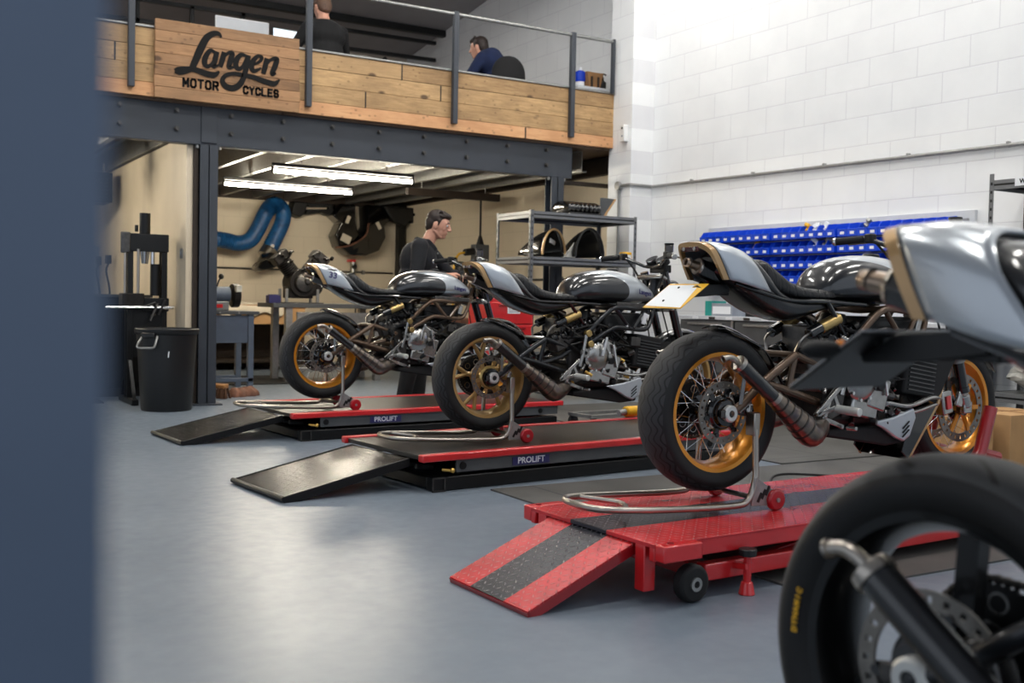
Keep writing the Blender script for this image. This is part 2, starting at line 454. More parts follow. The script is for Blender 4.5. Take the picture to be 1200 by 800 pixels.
def m_tyre(name, wavy):
    t = NT(name); x, y, z = t.xyz()
    ang = t.math('ARCTAN2', z, x); ay = t.math('ABSOLUTE', y)
    if wavy:
        h = None
        for y0, am, n in ((.020, .011, 25), (.046, .011, 25), (.069, .007, 25)):
            c = t.math('ADD', t.math('MULTIPLY', t.math('SINE', t.math('MULTIPLY', ang, n)), am), y0)
            g = t.math('LESS_THAN', t.math('ABSOLUTE', t.math('SUBTRACT', ay, c)), .0034)
            h = g if h is None else t.math('MAXIMUM', h, g)
    else:
        a2 = t.math('ADD', t.math('DIVIDE', ang, .448), t.math('MULTIPLY', ay, 9.0))
        g = t.math('LESS_THAN', t.math('ABSOLUTE', t.math('SUBTRACT', t.math('FRACT', a2), .5)), .05)
        h = t.math('MULTIPLY', g, t.math('MULTIPLY', t.math('GREATER_THAN', ay, .02), t.math('LESS_THAN', ay, .066)))
    rr = t.math('SQRT', t.math('ADD', t.math('MULTIPLY', x, x), t.math('MULTIPLY', z, z)))
    tread = t.math('MULTIPLY', h, t.math('GREATER_THAN', rr, .270))
    base = t.mix(t.math('GREATER_THAN', rr, .288), (9,9,10), (44,44,46) if wavy else (52,53,55))
    t.base(t.mix(tread, base, (5,5,5))); t.set(.62)
    n = t.math('MULTIPLY', t.noise(80, 3), .1)
    t.bump(t.math('SUBTRACT', n, tread), .8, .004); return t.m
Mt['tyre_wavy'] = m_tyre('tyre_with_wavy_tread', True)
Mt['tyre_sport'] = m_tyre('tyre_with_slanted_sipes', False)
def m_hose():
    t = NT('ribbed_blue_hose'); t.base(t.ramp(t.noise(12, 3), [(.3, (12,60,104)), (.7, (24,88,142))])); t.set(.5); return t.m
Mt['hose'] = m_hose()
def m_heat():
    # heat-tinted steel cone: colour belongs to the metal
    t = NT('heat_tinted_steel'); t.base(t.ramp(t.noise(16, 3, t.scale(t.obj(), (1, 1, 1))), [(.3, (100,94,90)), (.5, (132,120,108)), (.7, (96,88,92))])); t.set(.3, 1.0); return t.m
Mt['heat'] = m_heat()
def m_roof():
    t = NT('grey_roof_sheet'); t.base(t.ramp(t.noise(1.2, 4), [(.3, (150,150,154)), (.7, (166,166,170))])); t.set(.6)
    w = t.node('ShaderNodeTexWave', wave_type='BANDS', bands_direction='X'); w.inputs['Scale'].default_value = .8; t.link(t.obj(), w.inputs['Vector']); t.bump(w.outputs['Fac'], .4, .03); return t.m
Mt['roof'] = m_roof()
# ------------------------------------------------------------------ the room
def roofz(y): return 4.80+.132*(15.6-y)
struct(MB().box(-9, 7.5, -6, 15.8, -.2, 0).build('floor', Mt['floor']))
struct(MB().prism([(-4, -.1), (9.68, -.1), (9.68, 2.66), (15.6, 2.66), (15.6, roofz(15.6)), (-4, roofz(-4))], 7.3, 7.5, 'x').build('wall_right', Mt['blocks']))
struct(MB().box(7.3, 7.5, 9.68, 15.6, -.1, 2.66).build('wall_right_store', Mt['cream']))
struct(MB().box(-9, 7.5, 15.6, 15.8, -.1, 2.66).build('wall_back', Mt['cream']))
struct(MB().box(-9, 7.5, 15.6, 15.8, 2.66, 5.0).build('wall_back_upper', mat('taupe_upper_wall', (186,176,164), .7)))
struct(MB().prism([(-4, roofz(-4)), (15.8, roofz(15.8)), (15.8, roofz(15.8)+.15), (-4, roofz(-4)+.15)], -9, 7.5, 'x').build('ceiling', Mt['roof']))
for i, y in enumerate((-2.2, .6, 3.4, 6.2, 9.0, 11.8, 14.3)):
    struct(MB().box(-9, 7.3, y-.05, y+.05, roofz(y)-(.2 if y < 11 else .09), roofz(y)).build('trim_%d' % (i+1), Mt['black_metal'], bevel=.005))
struct(MB().box(7.0, 7.3, 9.27, 9.68, 0, roofz(9.5)).build('wall_pillar', Mt['blocks'], bevel=.006))
# partition beside the left post, with a timber jamb on its end
struct(MB().box(2.42, 2.50, 9.76, 15.6, 0, 2.42).build('wall_partition', Mt['board']))
struct(MB().box(2.475, 2.52, 9.735, 9.76, 0, 2.34).build('trim_jamb', Mt['dark_wood'], bevel=.004))

# the mezzanine
struct(MB().box(-6, 7.3, 9.66, 15.6, 2.68, 2.72).build('floor_mezzanine', Mt['joist_wood']))
b = MB(); b.box(-6, 6.53, 9.70, 9.712, 2.34, 2.70); b.box(-6, 6.53, 9.70, 9.82, 2.34, 2.356); b.box(-6, 6.53, 9.70, 9.82, 2.684, 2.70)
beam = struct(b.build('mezzanine_beam', Mt['steel_slate'], bevel=.004))
b = MB(); b.box(2.53, 2.67, 9.69, 9.7, 2.36, 2.68); b.build('splice_plate', Mt['steel_slate'], beam, bevel=.002)
jx = [.86+.485*k for k in range(-3, 13)]
for x in jx:
    if 1.2 < x < 6.5:
        for z in (2.46, 2.62):
            MB().lathe([(0, -.03), (.017, -.03), (.017, -.012), (.024, -.012), (.024, 0), (0, 0)], (x, 9.70, z), (0, 1, 0), 6).build('bolt', Mt['alu_dark'], beam)
    b = MB(); x2 = x+.07
    b.box(x2-.002, x2+.002, 9.83, 15.55, 2.44, 2.67); b.box(x2, x2+.06, 9.83, 15.55, 2.44, 2.444); b.box(x2-.06, x2, 9.83, 15.55, 2.666, 2.67); b.box(x2+.056, x2+.06, 9.83, 15.55, 2.44, 2.46)
    struct(b.build('floor_joist', Mt['galv'], weld=0))
def post(x, y):
    b = MB(); b.box(x-.08, x+.08, y, y+.012, 0, 2.34); b.box(x-.08, x+.08, y+.12, y+.132, 0, 2.34); b.box(x-.005, x+.005, y, y+.13, 0, 2.34)
    o = struct(b.build('mezzanine_post', Mt['steel_slate'], weld=0))
    MB().box(x-.13, x+.13, y-.05, y+.18, 0, .015).build('base_plate', Mt['steel_slate'], o, bevel=.003)
    for sx in (-.1, .1): MB().cyl((x+sx, y+.03, 2.31), (x+sx, y+.03, 2.35), .016, n=6).build('bolt', Mt['galv'], o)
post(2.605, 9.70); post(6.35, 9.70)
b = MB(); b.box(7.13, 7.25, 15.44, 15.56, 0, 2.6); struct(b.build('corner_post', Mt['black_metal'], bevel=.004))
struct(MB().box(-6, 7.3, 15.5, 15.6, 2.42, 2.6).build('trim_back_beam', Mt['dark_wood'], bevel=.004))
struct(MB().box(7.2, 7.3, 9.75, 15.5, 2.47, 2.66).build('trim_wall_plate', Mt['dark_wood'], bevel=.004))
MB_rb = MB().box(6.53, 7.2, 9.86, 9.95, 2.3, 2.34)
struct(MB_rb.build('trim_cross_angle', Mt['dark_wood']))

# timber cladding of the balustrade
cl = thing('railing_cladding', 'old timber boards cladding the mezzanine edge behind the grey railing', 'cladding', (0, 0, 0))
MB().box(-4, 7.0, 9.60, 9.645, 2.70, 2.818).build('fascia_board', Mt['fascia'], cl, bevel=.003)
for k in range(3):
    MB().box(-4, 7.0, 9.605+.003*(k % 2), 9.64, 2.822+.155*k, 2.974+.155*k).build('plank', Mt['plank'], cl, bevel=.003)
gr = thing('guard_railing', 'grey steel railing with pale top rail along the mezzanine edge', 'railing', (0, 0, 0))
for x in (.3, 1.90, 3.48, 5.01, 6.42, 6.95):
    q = .027 if x < 6.9 else .014
    MB().box(x-q, x+q, 9.545, 9.597, 2.76 if x < 6.9 else 3.29, 3.87).build('post', Mt['steel_slate'], gr, bevel=.004)
MB().tube([(-4, 9.57, 3.845), (6.96, 9.57, 3.845)], .019, 12).build('handrail', Mt['galv'], gr)
MB().box(-4, 7.0, 9.592, 9.65, 3.286, 3.305).build('cap_strip', Mt['galv'], gr, bevel=.003)

# painted sign
sg = thing('timber_sign', 'large plank sign with black script lettering hung on the mezzanine cladding', 'sign', (0, 0, 0))
for k in range(7):
    z0 = 2.692+.0962*k; e = rnd.uniform(-.006, .008)
    MB().box(2.092-e*.4, 3.388+e, 9.553+rnd.uniform(0, .003), 9.59, z0+.0008, z0+.0952).build('plank', Mt['signwood'], sg, bevel=.003)
def stroke(mb, pts, w, y0=9.549, y1=9.556):
    P = catmull([V((p[0], 0, p[1])) for p in pts], 8); n = len(P); Lf = []; Rt = []
    for i, p in enumerate(P):
        t = (P[min(i+1, n-1)]-P[max(i-1, 0)]).normalized(); nn = V((-t.z, 0, t.x))
        u = i/(n-1)*(len(w)-1); a = min(int(u), len(w)-2); ww = w[a]+(w[a+1]-w[a])*(u-a)
        Lf.append(p+nn*ww/2); Rt.append(p-nn*ww/2)
    rings = [[V((a.x, y0, a.z)), V((c.x, y0, c.z)), V((c.x, y1, c.z)), V((a.x, y1, a.z))] for a, c in zip(Lf, Rt)]
    mb.loft(rings)
ST = {
 'L': [([(2.663,3.278),(2.637,3.306),(2.592,3.302),(2.536,3.26),(2.501,3.199),(2.465,3.116),(2.432,3.034),(2.403,2.963)], [.012,.03,.04,.05,.055,.055,.05,.045]),
       ([(2.262,2.936),(2.3,2.961),(2.372,2.965),(2.438,2.965),(2.517,2.946),(2.596,2.94),(2.647,2.975)], [.03,.02,.035,.04,.045,.045,.012]),
       ([(2.262,2.936),(2.3,2.93),(2.35,2.943),(2.403,2.963)], [.03,.045,.04,.03])],
 'a': [([(2.611,3.136),(2.565,3.15),(2.526,3.091),(2.516,3.034),(2.544,3.009),(2.583,3.042),(2.617,3.126)], [.018,.03,.04,.04,.03,.02,.02]),
       ([(2.625,3.149),(2.606,3.068),(2.595,3.016),(2.64,3.03)], [.035,.04,.035,.012])],
 'n': [([(2.69,3.152),(2.674,3.088),(2.652,3.017)], [.036,.04,.036]),
       ([(2.674,3.088),(2.719,3.145),(2.759,3.15),(2.748,3.098),(2.732,3.028),(2.775,3.03)], [.012,.022,.036,.042,.036,.012])],
 'g': [([(2.887,3.145),(2.84,3.15),(2.8,3.099),(2.795,3.042),(2.83,3.023),(2.865,3.068),(2.895,3.14)], [.018,.03,.04,.04,.03,.02,.02]),
       ([(2.907,3.153),(2.888,3.048),(2.866,2.954),(2.826,2.88),(2.768,2.845),(2.705,2.854),(2.676,2.896),(2.698,2.944),(2.767,2.973),(2.86,2.973)], [.036,.04,.04,.045,.048,.045,.036,.03,.028,.03]),
       ([(2.86,2.973),(2.954,2.965),(3.049,2.942),(3.144,2.93),(3.196,2.972)], [.03,.036,.042,.042,.01])],
 'e': [([(2.994,3.079),(3.047,3.114),(3.064,3.151),(3.028,3.158),(2.987,3.112),(2.97,3.058),(2.994,3.021),(3.06,3.055)], [.016,.022,.026,.026,.038,.042,.034,.012])],
 'm': [([(3.1,3.15),(3.083,3.073),(3.066,3.007)], [.036,.04,.036]),
       ([(3.085,3.073),(3.13,3.137),(3.19,3.156),(3.178,3.097),(3.149,3.018),(3.185,3.025)], [.012,.022,.036,.042,.036,.012])]}
for ch, ss in ST.items():
    b = MB()
    dx = {'e': -.035, 'm': -.022}.get(ch, 0)
    for i_, (p, w) in enumerate(ss): stroke(b, [(x+dx, z) for x, z in p], [q*1.12+.003 for q in w], 9.549-.0006*i_)
    b.build('script_letter', Mt['ink'], sg, weld=0, flat=True)
GL = {'M': [[(0,0),(0,1),(.5,.35),(1,1),(1,0)]], 'O': [[(.25,0),(0,.2),(0,.8),(.25,1),(.75,1),(1,.8),(1,.2),(.75,0),(.25,0)]], 'T': [[(0,1),(1,1)],[(.5,1),(.5,0)]],
 'R': [[(0,0),(0,1),(.75,1),(1,.85),(1,.6),(.75,.48),(0,.48)],[(.55,.48),(1,0)]], 'C': [[(1,.75),(1,.85),(.75,1),(.25,1),(0,.8),(0,.2),(.25,0),(.75,0),(1,.15),(1,.25)]], 'Y': [[(0,1),(.5,.5),(1,1)],[(.5,.5),(.5,0)]],
 'L': [[(0,1),(0,0),(1,0)]], 'E': [[(1,1),(0,1),(0,0),(1,0)],[(0,.5),(.8,.5)]], 'S': [[(1,.8),(.8,1),(.2,1),(0,.8),(0,.62),(.2,.5),(.8,.5),(1,.38),(1,.2),(.8,0),(.2,0),(0,.2)]]}
def stencil(word, x0, x1, z0, z1):
    n = len(word); pitch = (x1-x0)/n; w = pitch*.62
    for k, ch in enumerate(word):
        b = MB()
        for pl in GL[ch]:
            for (a, c), (d, e) in zip(pl[:-1], pl[1:]):
                p = V((x0+pitch*k+a*w, 9.5525, z0+c*(z1-z0))); q = V((x0+pitch*k+d*w, 9.5525, z0+e*(z1-z0))); t_ = (q-p).normalized()*.007
                b.bar(p-t_, q+t_, .007, .0175, (0, 1, 0)) if False else b.bar(p-t_, q+t_, .0175, .007, (0, 1, 0))
        b.build('stencil_letter', Mt['ink'], sg, weld=0, flat=True)
stencil('MOTOR', 2.335, 2.66, 2.812, 2.880); stencil('CYCLES', 2.868, 3.205, 2.812, 2.872)

# foreground column (close to the lens)
b = MB(); b.box(-.12, .053, .292, .302, 0, 5.5); b.box(-.12, .053, .46, .47, 0, 5.5); b.box(-.04, -.025, .3, .47, 0, 5.5)
fc = struct(b.build('steel_column', Mt['post_blue'], weld=0))
MB().box(-.2, .15, .28, .62, 0, .015).build('base_plate', Mt['post_blue'], fc, bevel=.003)
for z in (.91, 1.04, 1.09):
    MB().lathe([(0, -.014), (.012, -.014), (.012, -.002), (.016, -.002), (.016, 0), (0, 0)], (-.05, .292, z), (0, 1, 0), 8).build('bolt', Mt['black_metal'], fc)

# conduit, thermostat
b = MB(); b.tube([(7.275, 3.0, 2.22), (7.275, 8.0, 2.262), (7.275, 9.2, 2.272)], .016, 10)
b.tube([(7.275, 9.2, 2.272), (7.27, 9.245, 2.273), (7.2, 9.252, 2.274), (7.02, 9.252, 2.275), (6.98, 9.28, 2.275), (6.98, 9.43, 2.275)], .016, 10, smooth=4)
b.tube([(6.982, 9.45, 2.275), (6.982, 9.45, .4)], .014, 8)
o = b.build('cable_conduit', Mt['galv']); tag(o, 'thin grey conduit running across the white block wall and round its pillar', 'conduit')
b = MB(); b.lathe([(0, -.03), (.045, -.03), (.05, -.02), (.05, 0), (0, 0)], (6.982, 9.45, 2.275), (1, 0, 0), 16); b.build('junction_box', Mt['galv'], o)
for y in (4.1, 5.0, 5.9, 6.8, 7.7, 8.6):
    MB().box(7.262, 7.3, y-.01, y+.01, 2.205+.0085*(y-3), 2.25+.0085*(y-3)).build('saddle_clip', Mt['galv'], o, bevel=.003)
th = thing('wall_sensor', 'small white sensor box high on the white pillar', 'sensor', (6.97, 9.36, 2.83))
MB().box(-.03, .03, -.035, .035, -.09, .09).build('case', Mt['white_plastic'], th, bevel=.008)
MB().lathe([(0, -.006), (.012, -.006), (.014, 0), (0, 0)], (-.03, 0, .055), (1, 0, 0), 12).build('lens', Mt['black_plastic'], th)
MB().box(-.032, -.028, -.012, .012, -.04, -.02).build('button', Mt['grey_box'], th)
sw = thing('wall_switch', 'small grey switch on the cream partition left of the steel post', 'switch', (2.51, 9.9, 1.37))
MB().box(-.1, -.09, -.04, .04, -.045, .045).build('plate', Mt['galv'], sw, bevel=.004)
MB().box(-.106, -.1, -.012, .012, -.018, .018).build('rocker', Mt['grey_box'], sw, bevel=.002)

# strip lights under the mezzanine
def tube_light(x, y, z, L, label, lit=True):
    t = thing('strip_light', label, 'light', (x, y, z), 0, 'strip lights below the mezzanine')
    MB().box(0, L, -.02, .02, .045, .085).build('housing', Mt['black_plastic'] if lit else Mt['black_metal'], t, bevel=.008)
    b = MB(); b.tube([(.02, 0, .0), (L-.02, 0, .0)], .019, 12); b.build('diffuser', Mt['led'] if lit else Mt['black_metal'], t)
    for xx in (.0, L-.02): MB().box(xx, xx+.02, -.02, .02, -.022, .05).build('end_cap', Mt['black_plastic'] if lit else Mt['black_metal'], t, bevel=.005)
    for xx in (L*.2, L*.8): MB().cyl((xx, 0, .1), (xx, 0, .14), .006, n=6).build('hanger', Mt['galv'], t)
    return t
tube_light(3.56, 10.85, 2.30, 1.62, 'glowing strip light nearer the mezzanine beam')
tube_light(3.52, 12.5, 2.30, 1.62, 'glowing strip light further back, above the blue hose')
tube_light(.1, 11.2, 2.30, 1.62, 'glowing strip light left of the cream partition')
tube_light(-2.3, 13.2, 2.30, 1.62, 'glowing strip light at the far left below the mezzanine')

# roof lamps: long LED panels under the roof
for i, (x, y) in enumerate([(x, y) for x in (.2, 3.2, 6.0) for y in (-.5, 2.6, 5.4, 8.2) if y > 0 or x > 5]):
    z = roofz(y)-.5
    t = thing('ceiling_lamp', 'long white panel lamp hung under the roof', 'light', (x, y, z), 0, 'panel lamps under the workshop roof')
    MB().box(-.75, .75, -.2, .2, .0, .06).build('housing', Mt['white_plastic'], t, bevel=.01)
    MB().box(-.72, .72, -.17, .17, -.012, -.002).build('diffuser', Mt['led_high'], t)
    for xx in (-.6, .6): MB().cyl((xx, 0, .06), (xx, 0, .5), .008, n=6).build('hanger', Mt['galv'], t)
for x, y in ((4.6, 12.0), (1.5, 12.8)):  # added out-of-view lamps that brighten the mezzanine background
    t = thing('ceiling_lamp', 'unseen panel lamp added to brighten the mezzanine', 'light', (x, y, 4.95), 0, 'added fill lamps over the mezzanine')
    MB().box(-.6, .6, -.12, .12, .0, .05).build('housing', Mt['white_plastic'], t, bevel=.01)
    MB().box(-.57, .57, -.1, .1, -.012, -.002).build('diffuser', mat('mezz_fill', (255,252,246), .4, var=0, emit=15), t)
# dark window frame at the back of the mezzanine
b = MB(); fy = 14.4
for (x0, z0, x1, z1) in ((-3, 4.42, 7.2, 4.55), (-3, 4.72, 7.2, 4.8), (2.93, 3.4, 2.93, 4.78), (3.62, 4.4, 3.62, 4.78), (4.3, 3.4, 4.3, 4.8), (5.4, 3.6, 5.4, 4.7), (1.6, 3.4, 1.6, 4.78), (2.93, 4.44, 2.5, 3.9), (6.4, 4.48, 6.0, 4.1), (4.3, 4.47, 4.0, 4.0)):
    b.bar((x0, fy, z0), (x1, fy, z1), .05, .06, (0, 1, 0))
struct(b.build('window_frame_back', Mt['black_metal'], weld=0))
# ------------------------------------------------------------------ left of the steel post
def rubbish_bin():
    t = thing('plastic_bin', 'tall black plastic bin with wire handle beside the steel post', 'bin', (2.185, 9.43, 0), rad(-24))
    pr = [(0, .0), (.205, .0), (.212, .012), (.232, .35), (.25, .655), (.262, .66), (.268, .672), (.268, .70), (.262, .706), (.25, .70), (.243, .66), (.2, .03), (0, .03)]
    MB().lathe(pr, n=48).build('body', Mt['black_plastic'], t)
    b = MB(); b.tube([(-.16, -.2, .64), (-.175, -.245, .60), (-.19, -.26, .55), (-.12, -.285, .545), (-.05, -.3, .55), (-.035, -.275, .60), (-.03, -.245, .645)], .009, 8, smooth=5); b.build('handle', Mt['galv'], t)
    MB().cbox((-.1, -.235, .65), (.13, .05, .045), (0, 0, -.45)).build('handle_grip', Mt['black_plastic'], t, bevel=.01)
    MB().cbox((.06, -.235, .49), (.008, .004, .05), (0, .1, .25)).build('sticker', Mt['tag_white'], t)
rubbish_bin()
def press():
    t = thing('hydraulic_press', 'tall black workshop press standing behind the black bin', 'press', (2.14, 10.12, 0))
    K = Mt['black_metal']
    for x in (-.16, .14):
        b = MB(); b.box(x, x+.05, -.06, -.03, .04, 1.5); b.box(x, x+.05, .03, .06, .04, 1.5); b.build('upright', K, t, bevel=.004)
        MB().bar((x+.025, -.3, .03), (x+.025, .3, .03), .06, .05).build('foot', K, t, bevel=.004)
        for s in (-1, 1): MB().bar((x+.025, s*.27, .05), (x+.025, s*.05, .4), .03, .012).build('brace', K, t)
    b = MB(); b.box(-.2, .2, -.07, .07, 1.38, 1.54); b.build('top_beam', K, t, bevel=.006)
    MB().box(-.225, -.14, -.085, -.06, 1.36, 1.55).build('end_bracket', Mt['alu_dark'], t, bevel=.01)
    b = MB(); b.cyl((0, 0, 1.5), (0, 0, 1.73), .048, n=20); b.cyl((-.07, .02, 1.56), (-.07, .02, 1.62), .016, n=8); b.build('ram_cylinder', K, t, bevel=.003)
    b = MB(); b.cyl((0, 0, 1.38), (0, 0, 1.27), .045, .03, n=16); b.cyl((.07, 0, 1.38), (.07, 0, .98), .02, n=12); b.build('ram', Mt['chrome'], t)
    for x in (-.185, -.07): MB().cyl((x, -.07, .92), (x, -.07, 1.4), .013, n=10).build('guide_rod', Mt['stainless'], t)
    b = MB(); b.cyl((.09, -.02, .98), (.09, -.02, 1.27), .045, n=20); b.build('pump', K, t, bevel=.004)
    b = MB(); b.box(-.21, -.02, -.1, .08, .88, 1.0); b.build('press_table', Mt['cast_dark'], t, bevel=.008)
    b = MB(); b.box(-.02, .2, -.09, .08, .84, .96); b.build('lower_beam', K, t, bevel=.006)
    b = MB(); b.cyl((-.36, -.1, .87), (.24, -.1, .875), .016, n=10); b.build('table_bar', Mt['chrome'], t)
    b = MB(); b.box(-.12, .16, -.05, .05, .42, .86); b.build('lower_frame', K, t, bevel=.005)
    for i in range(5):
        MB().cyl((rnd.uniform(-.02, .16), -.1, rnd.uniform(.8, .98)), (rnd.uniform(0, .16), -.13, rnd.uniform(.75, .95)), .01, n=8).build('lever', Mt['alu_dark'], t)
press()
ca = thing('storage_cabinet', 'large black cabinet behind the press and bin', 'cabinet', (1.75, 11.2, 0))
MB().box(-.6, .58, -.45, .5, .08, .96).build('body', Mt['black_metal'], ca, bevel=.006)
MB().box(-.62, .6, -.47, .52, .96, .985).build('worktop', Mt['shelf_grey'], ca, bevel=.004)
for x in (-.59, -.2, .19):
    d = MB().box(x, x+.375, -.465, -.45, .1, .94).build('door', Mt['black_metal'], ca, bevel=.004)
    MB().box(x+.32, x+.335, -.485, -.465, .45, .6).build('handle', Mt['black_plastic'], d, bevel=.004)
MB().box(-.58, .56, -.43, .48, 0, .08).build('plinth', Mt['black_plastic'], ca)
eb = thing('switch_box', 'grey electrical box on the cream partition left of the press', 'electrical box', (2.41, 14.3, 1.25))
MB().box(-.16, 0, -.3, .35, -.3, .32).build('case', Mt['grey_box'], eb, bevel=.008)
MB().box(-.17, -.16, -.26, .3, -.26, .0).build('door', Mt['shelf_grey'], eb, bevel=.004)
for dx, y in ((0, 13.6), (0, 12.95)):
    b = MB(); b.tube([(2.34, y, 1.35), (2.3, y-.05, 1.25), (2.32, y-.1, 1.1), (2.33, y-.12, .98)], .012, 8, smooth=5)
    o = b.build('power_cord', Mt['black_rubber']); tag(o, 'thin dark lead on the cream partition, %s' % ('nearer the press' if y < 13 else 'next to the electrical box'), 'cable')
    MB().box(2.3, 2.36, y-.05, y+.05, 1.33, 1.43).build('plug', Mt['black_plastic'], o, bevel=.006)
hb = thing('heater_box', 'dark box hung under the mezzanine joists at the left', 'heater', (1.95, 12.7, 2.0))
MB().box(-.35, .35, -.15, .35, 0, .33).build('case', Mt['black_metal'], hb, bevel=.01)
for i in range(6): MB().box(-.3, .3, -.165, -.15, .05+.04*i, .07+.04*i).build('slat', Mt['black_plastic'], hb)
for x in (-.3, .3): MB().cyl((x, .1, .33), (x, .1, .45), .01, n=6).build('hanger', Mt['galv'], hb)
fm = MB().box(.9, 1.8, 10.15, 10.62, 0, .012).build('floor_mat', Mt['black_rubber'], bevel=.004); tag(fm, 'dark mat on the floor at far left by the black cabinet', 'mat')

# ------------------------------------------------------------------ below the mezzanine
bm_ = MB().box(3.05, 4.3, 11.75, 13.0, 0, .012).build('floor_mat', Mt['black_rubber'], bevel=.004); tag(bm_, 'dark mat on the floor behind the grinder bench', 'mat')
def broom():
    t = thing('broom', 'wooden handled broom leaning behind the steel post', 'broom', (2.86, 10.35, 0))
    b = MB(); b.tube([(.0, .02, .13), (-.13, .06, .75), (-.2, .08, 1.1)], .014, 10); b.build('handle', Mt['wood_handle'], t)
    MB().cbox((.0, 0, .12), (.07, .3, .04), (0, -.15, .5)).build('head', Mt['chestnut'], t, bevel=.01)
    b = MB()
    for i in range(60):
        y = rnd.uniform(-.15, .15); x = rnd.uniform(-.03, .03); ca, sa = math.cos(.5), math.sin(.5)
        b.tube([(x*ca-y*sa, x*sa+y*ca, .11), ((x*1.8)*ca-y*1.15*sa, (x*1.8)*sa+y*1.15*ca, .004)], .008, 5)
    b.build('bristles', Mt['bristle'], t)
broom()
b = MB()
for i in range(9):
    a = rnd.uniform(0, 6.28); r = rnd.uniform(.02, .16)
    b.ball((math.cos(a)*r*1.4, math.sin(a)*r*.7, .03), (.08, .055, .045), 10, 6, M=Euler((rnd.random(), rnd.random(), a)).to_matrix())
o = b.build('cleaning_rag', Mt['dust_brown'], None, (3.08, 10.52, 0), remesh=.012); tag(o, 'crumpled brown rag on the floor next to the broom', 'rag')
def grinder_bench():
    t = thing('steel_bench', 'blue-grey steel bench that carries the bench grinder', 'bench', (3.1, 11.35, 0))
    G = Mt['bluegrey']
    MB().box(-.42, .42, -.28, .28, .80, .835).build('top', Mt['shelf_grey'], t, bevel=.004)
    for x in (-.37, .31):
        for y in (-.25, .19): MB().box(x, x+.06, y, y+.06, 0, .8).build('leg', G, t, bevel=.004)
    MB().box(-.33, .31, -.235, -.225, .5, .79).build('front_panel', G, t, bevel=.003)
    for y in (-.25, .2): MB().box(-.37, .37, y, y+.05, .09, .13).build('lower_rail', G, t, bevel=.003)
    for x in (-.2, .0, .2): MB().cyl((x, -.281, .817), (x, -.287, .817), .01, n=8).build('rivet', Mt['galv'], t)
    g = thing('bench_grinder', 'small two-wheeled grinder on the blue-grey steel bench', 'grinder', (3.13, 11.3, .835))
    MB().box(-.11, .11, -.08, .08, 0, .1).build('base', Mt['galv'], g, bevel=.01)
    MB().cyl((-.13, 0, .17), (.13, 0, .17), .085, n=24).build('motor', Mt['bluegrey'], g, bevel=.006)
    for s in (-1, 1):
        w = MB().cyl((s*.15, 0, .16), (s*.23, 0, .16), .125, n=28).build('wheel_guard', Mt['black_metal'], g, bevel=.01)
        MB().cyl((s*.165, -.02, .16), (s*.215, -.02, .16), .112, n=28).build('grinding_wheel', Mt['cast_dark'], w)
        MB().box(s*.19-.03, s*.19+.03, -.16, -.1, .2, .27).build('eye_shield', Mt['plastic_film'], g, bevel=.004)
    b = MB(); b.tube([(0, 0, .25), (.01, -.02, .31), (.03, -.04, .35)], .008, 8); b.ball((.03, -.05, .36), .03, 10, 6); b.build('lamp', Mt['black_plastic'], g)
    MB().box(-.04, .04, -.085, -.08, .03, .07).build('switch', Mt['red_paint'], g, bevel=.003)
grinder_bench()
def back_bench():
    t = thing('timber_bench', 'low timber bench with dark open underside against the cream back wall', 'bench', (4.35, 14.4, 0))
    MB().box(-.75, .75, -.4, .4, .84, .88).build('top', Mt['chestnut'], t, bevel=.004)
    MB().box(-.74, .74, -.39, -.36, .62, .84).build('apron', Mt['cardboard'], t, bevel=.003)
    MB().box(-.74, .74, -.3, .38, .1, .14).build('shelf', Mt['dark_wood'], t)
    MB().box(-.74, .74, .34, .38, .0, .84).build('back_panel', Mt['dark_wood'], t)
    for x in (-.74, .66):
        for y in (-.38, .3): MB().box(x, x+.08, y, y+.08, 0, .84).build('leg', Mt['dark_wood'], t, bevel=.004)
    c = MB(); rows = []
    for i in range(22):
        r = []
        for j in range(16):
            x = -.62+.05*i; y = -.46+.05*j; z = .895+.012*math.sin(i*1.3+j)*math.cos(j*.9)+.02*rnd.random()
            if j == 0: y = -.43; z = .74+.04*math.sin(i*.9)
            if j == 1: y = -.43; z = .86
            r.append(V((x, y, z)))
        rows.append(r)
    c.loft(rows, cap=False, closed=False)
    o = c.build('dust_sheet', Mt['cream_cloth'], None, (4.35, 14.4, 0), sub=1, solid=.006); tag(o, 'crumpled cream sheet draped over the timber bench', 'sheet')
    bx = thing('carton', 'brown carton stored on the floor behind the grinder bench', 'box', (3.15, 13.2, 0))
    MB().box(-.22, .22, -.16, .16, 0, .42).build('body', Mt['cardboard'], bx, bevel=.004)
    MB().box(-.23, .23, -.03, .03, .418, .423).build('tape', Mt['chestnut'], bx)
back_bench()
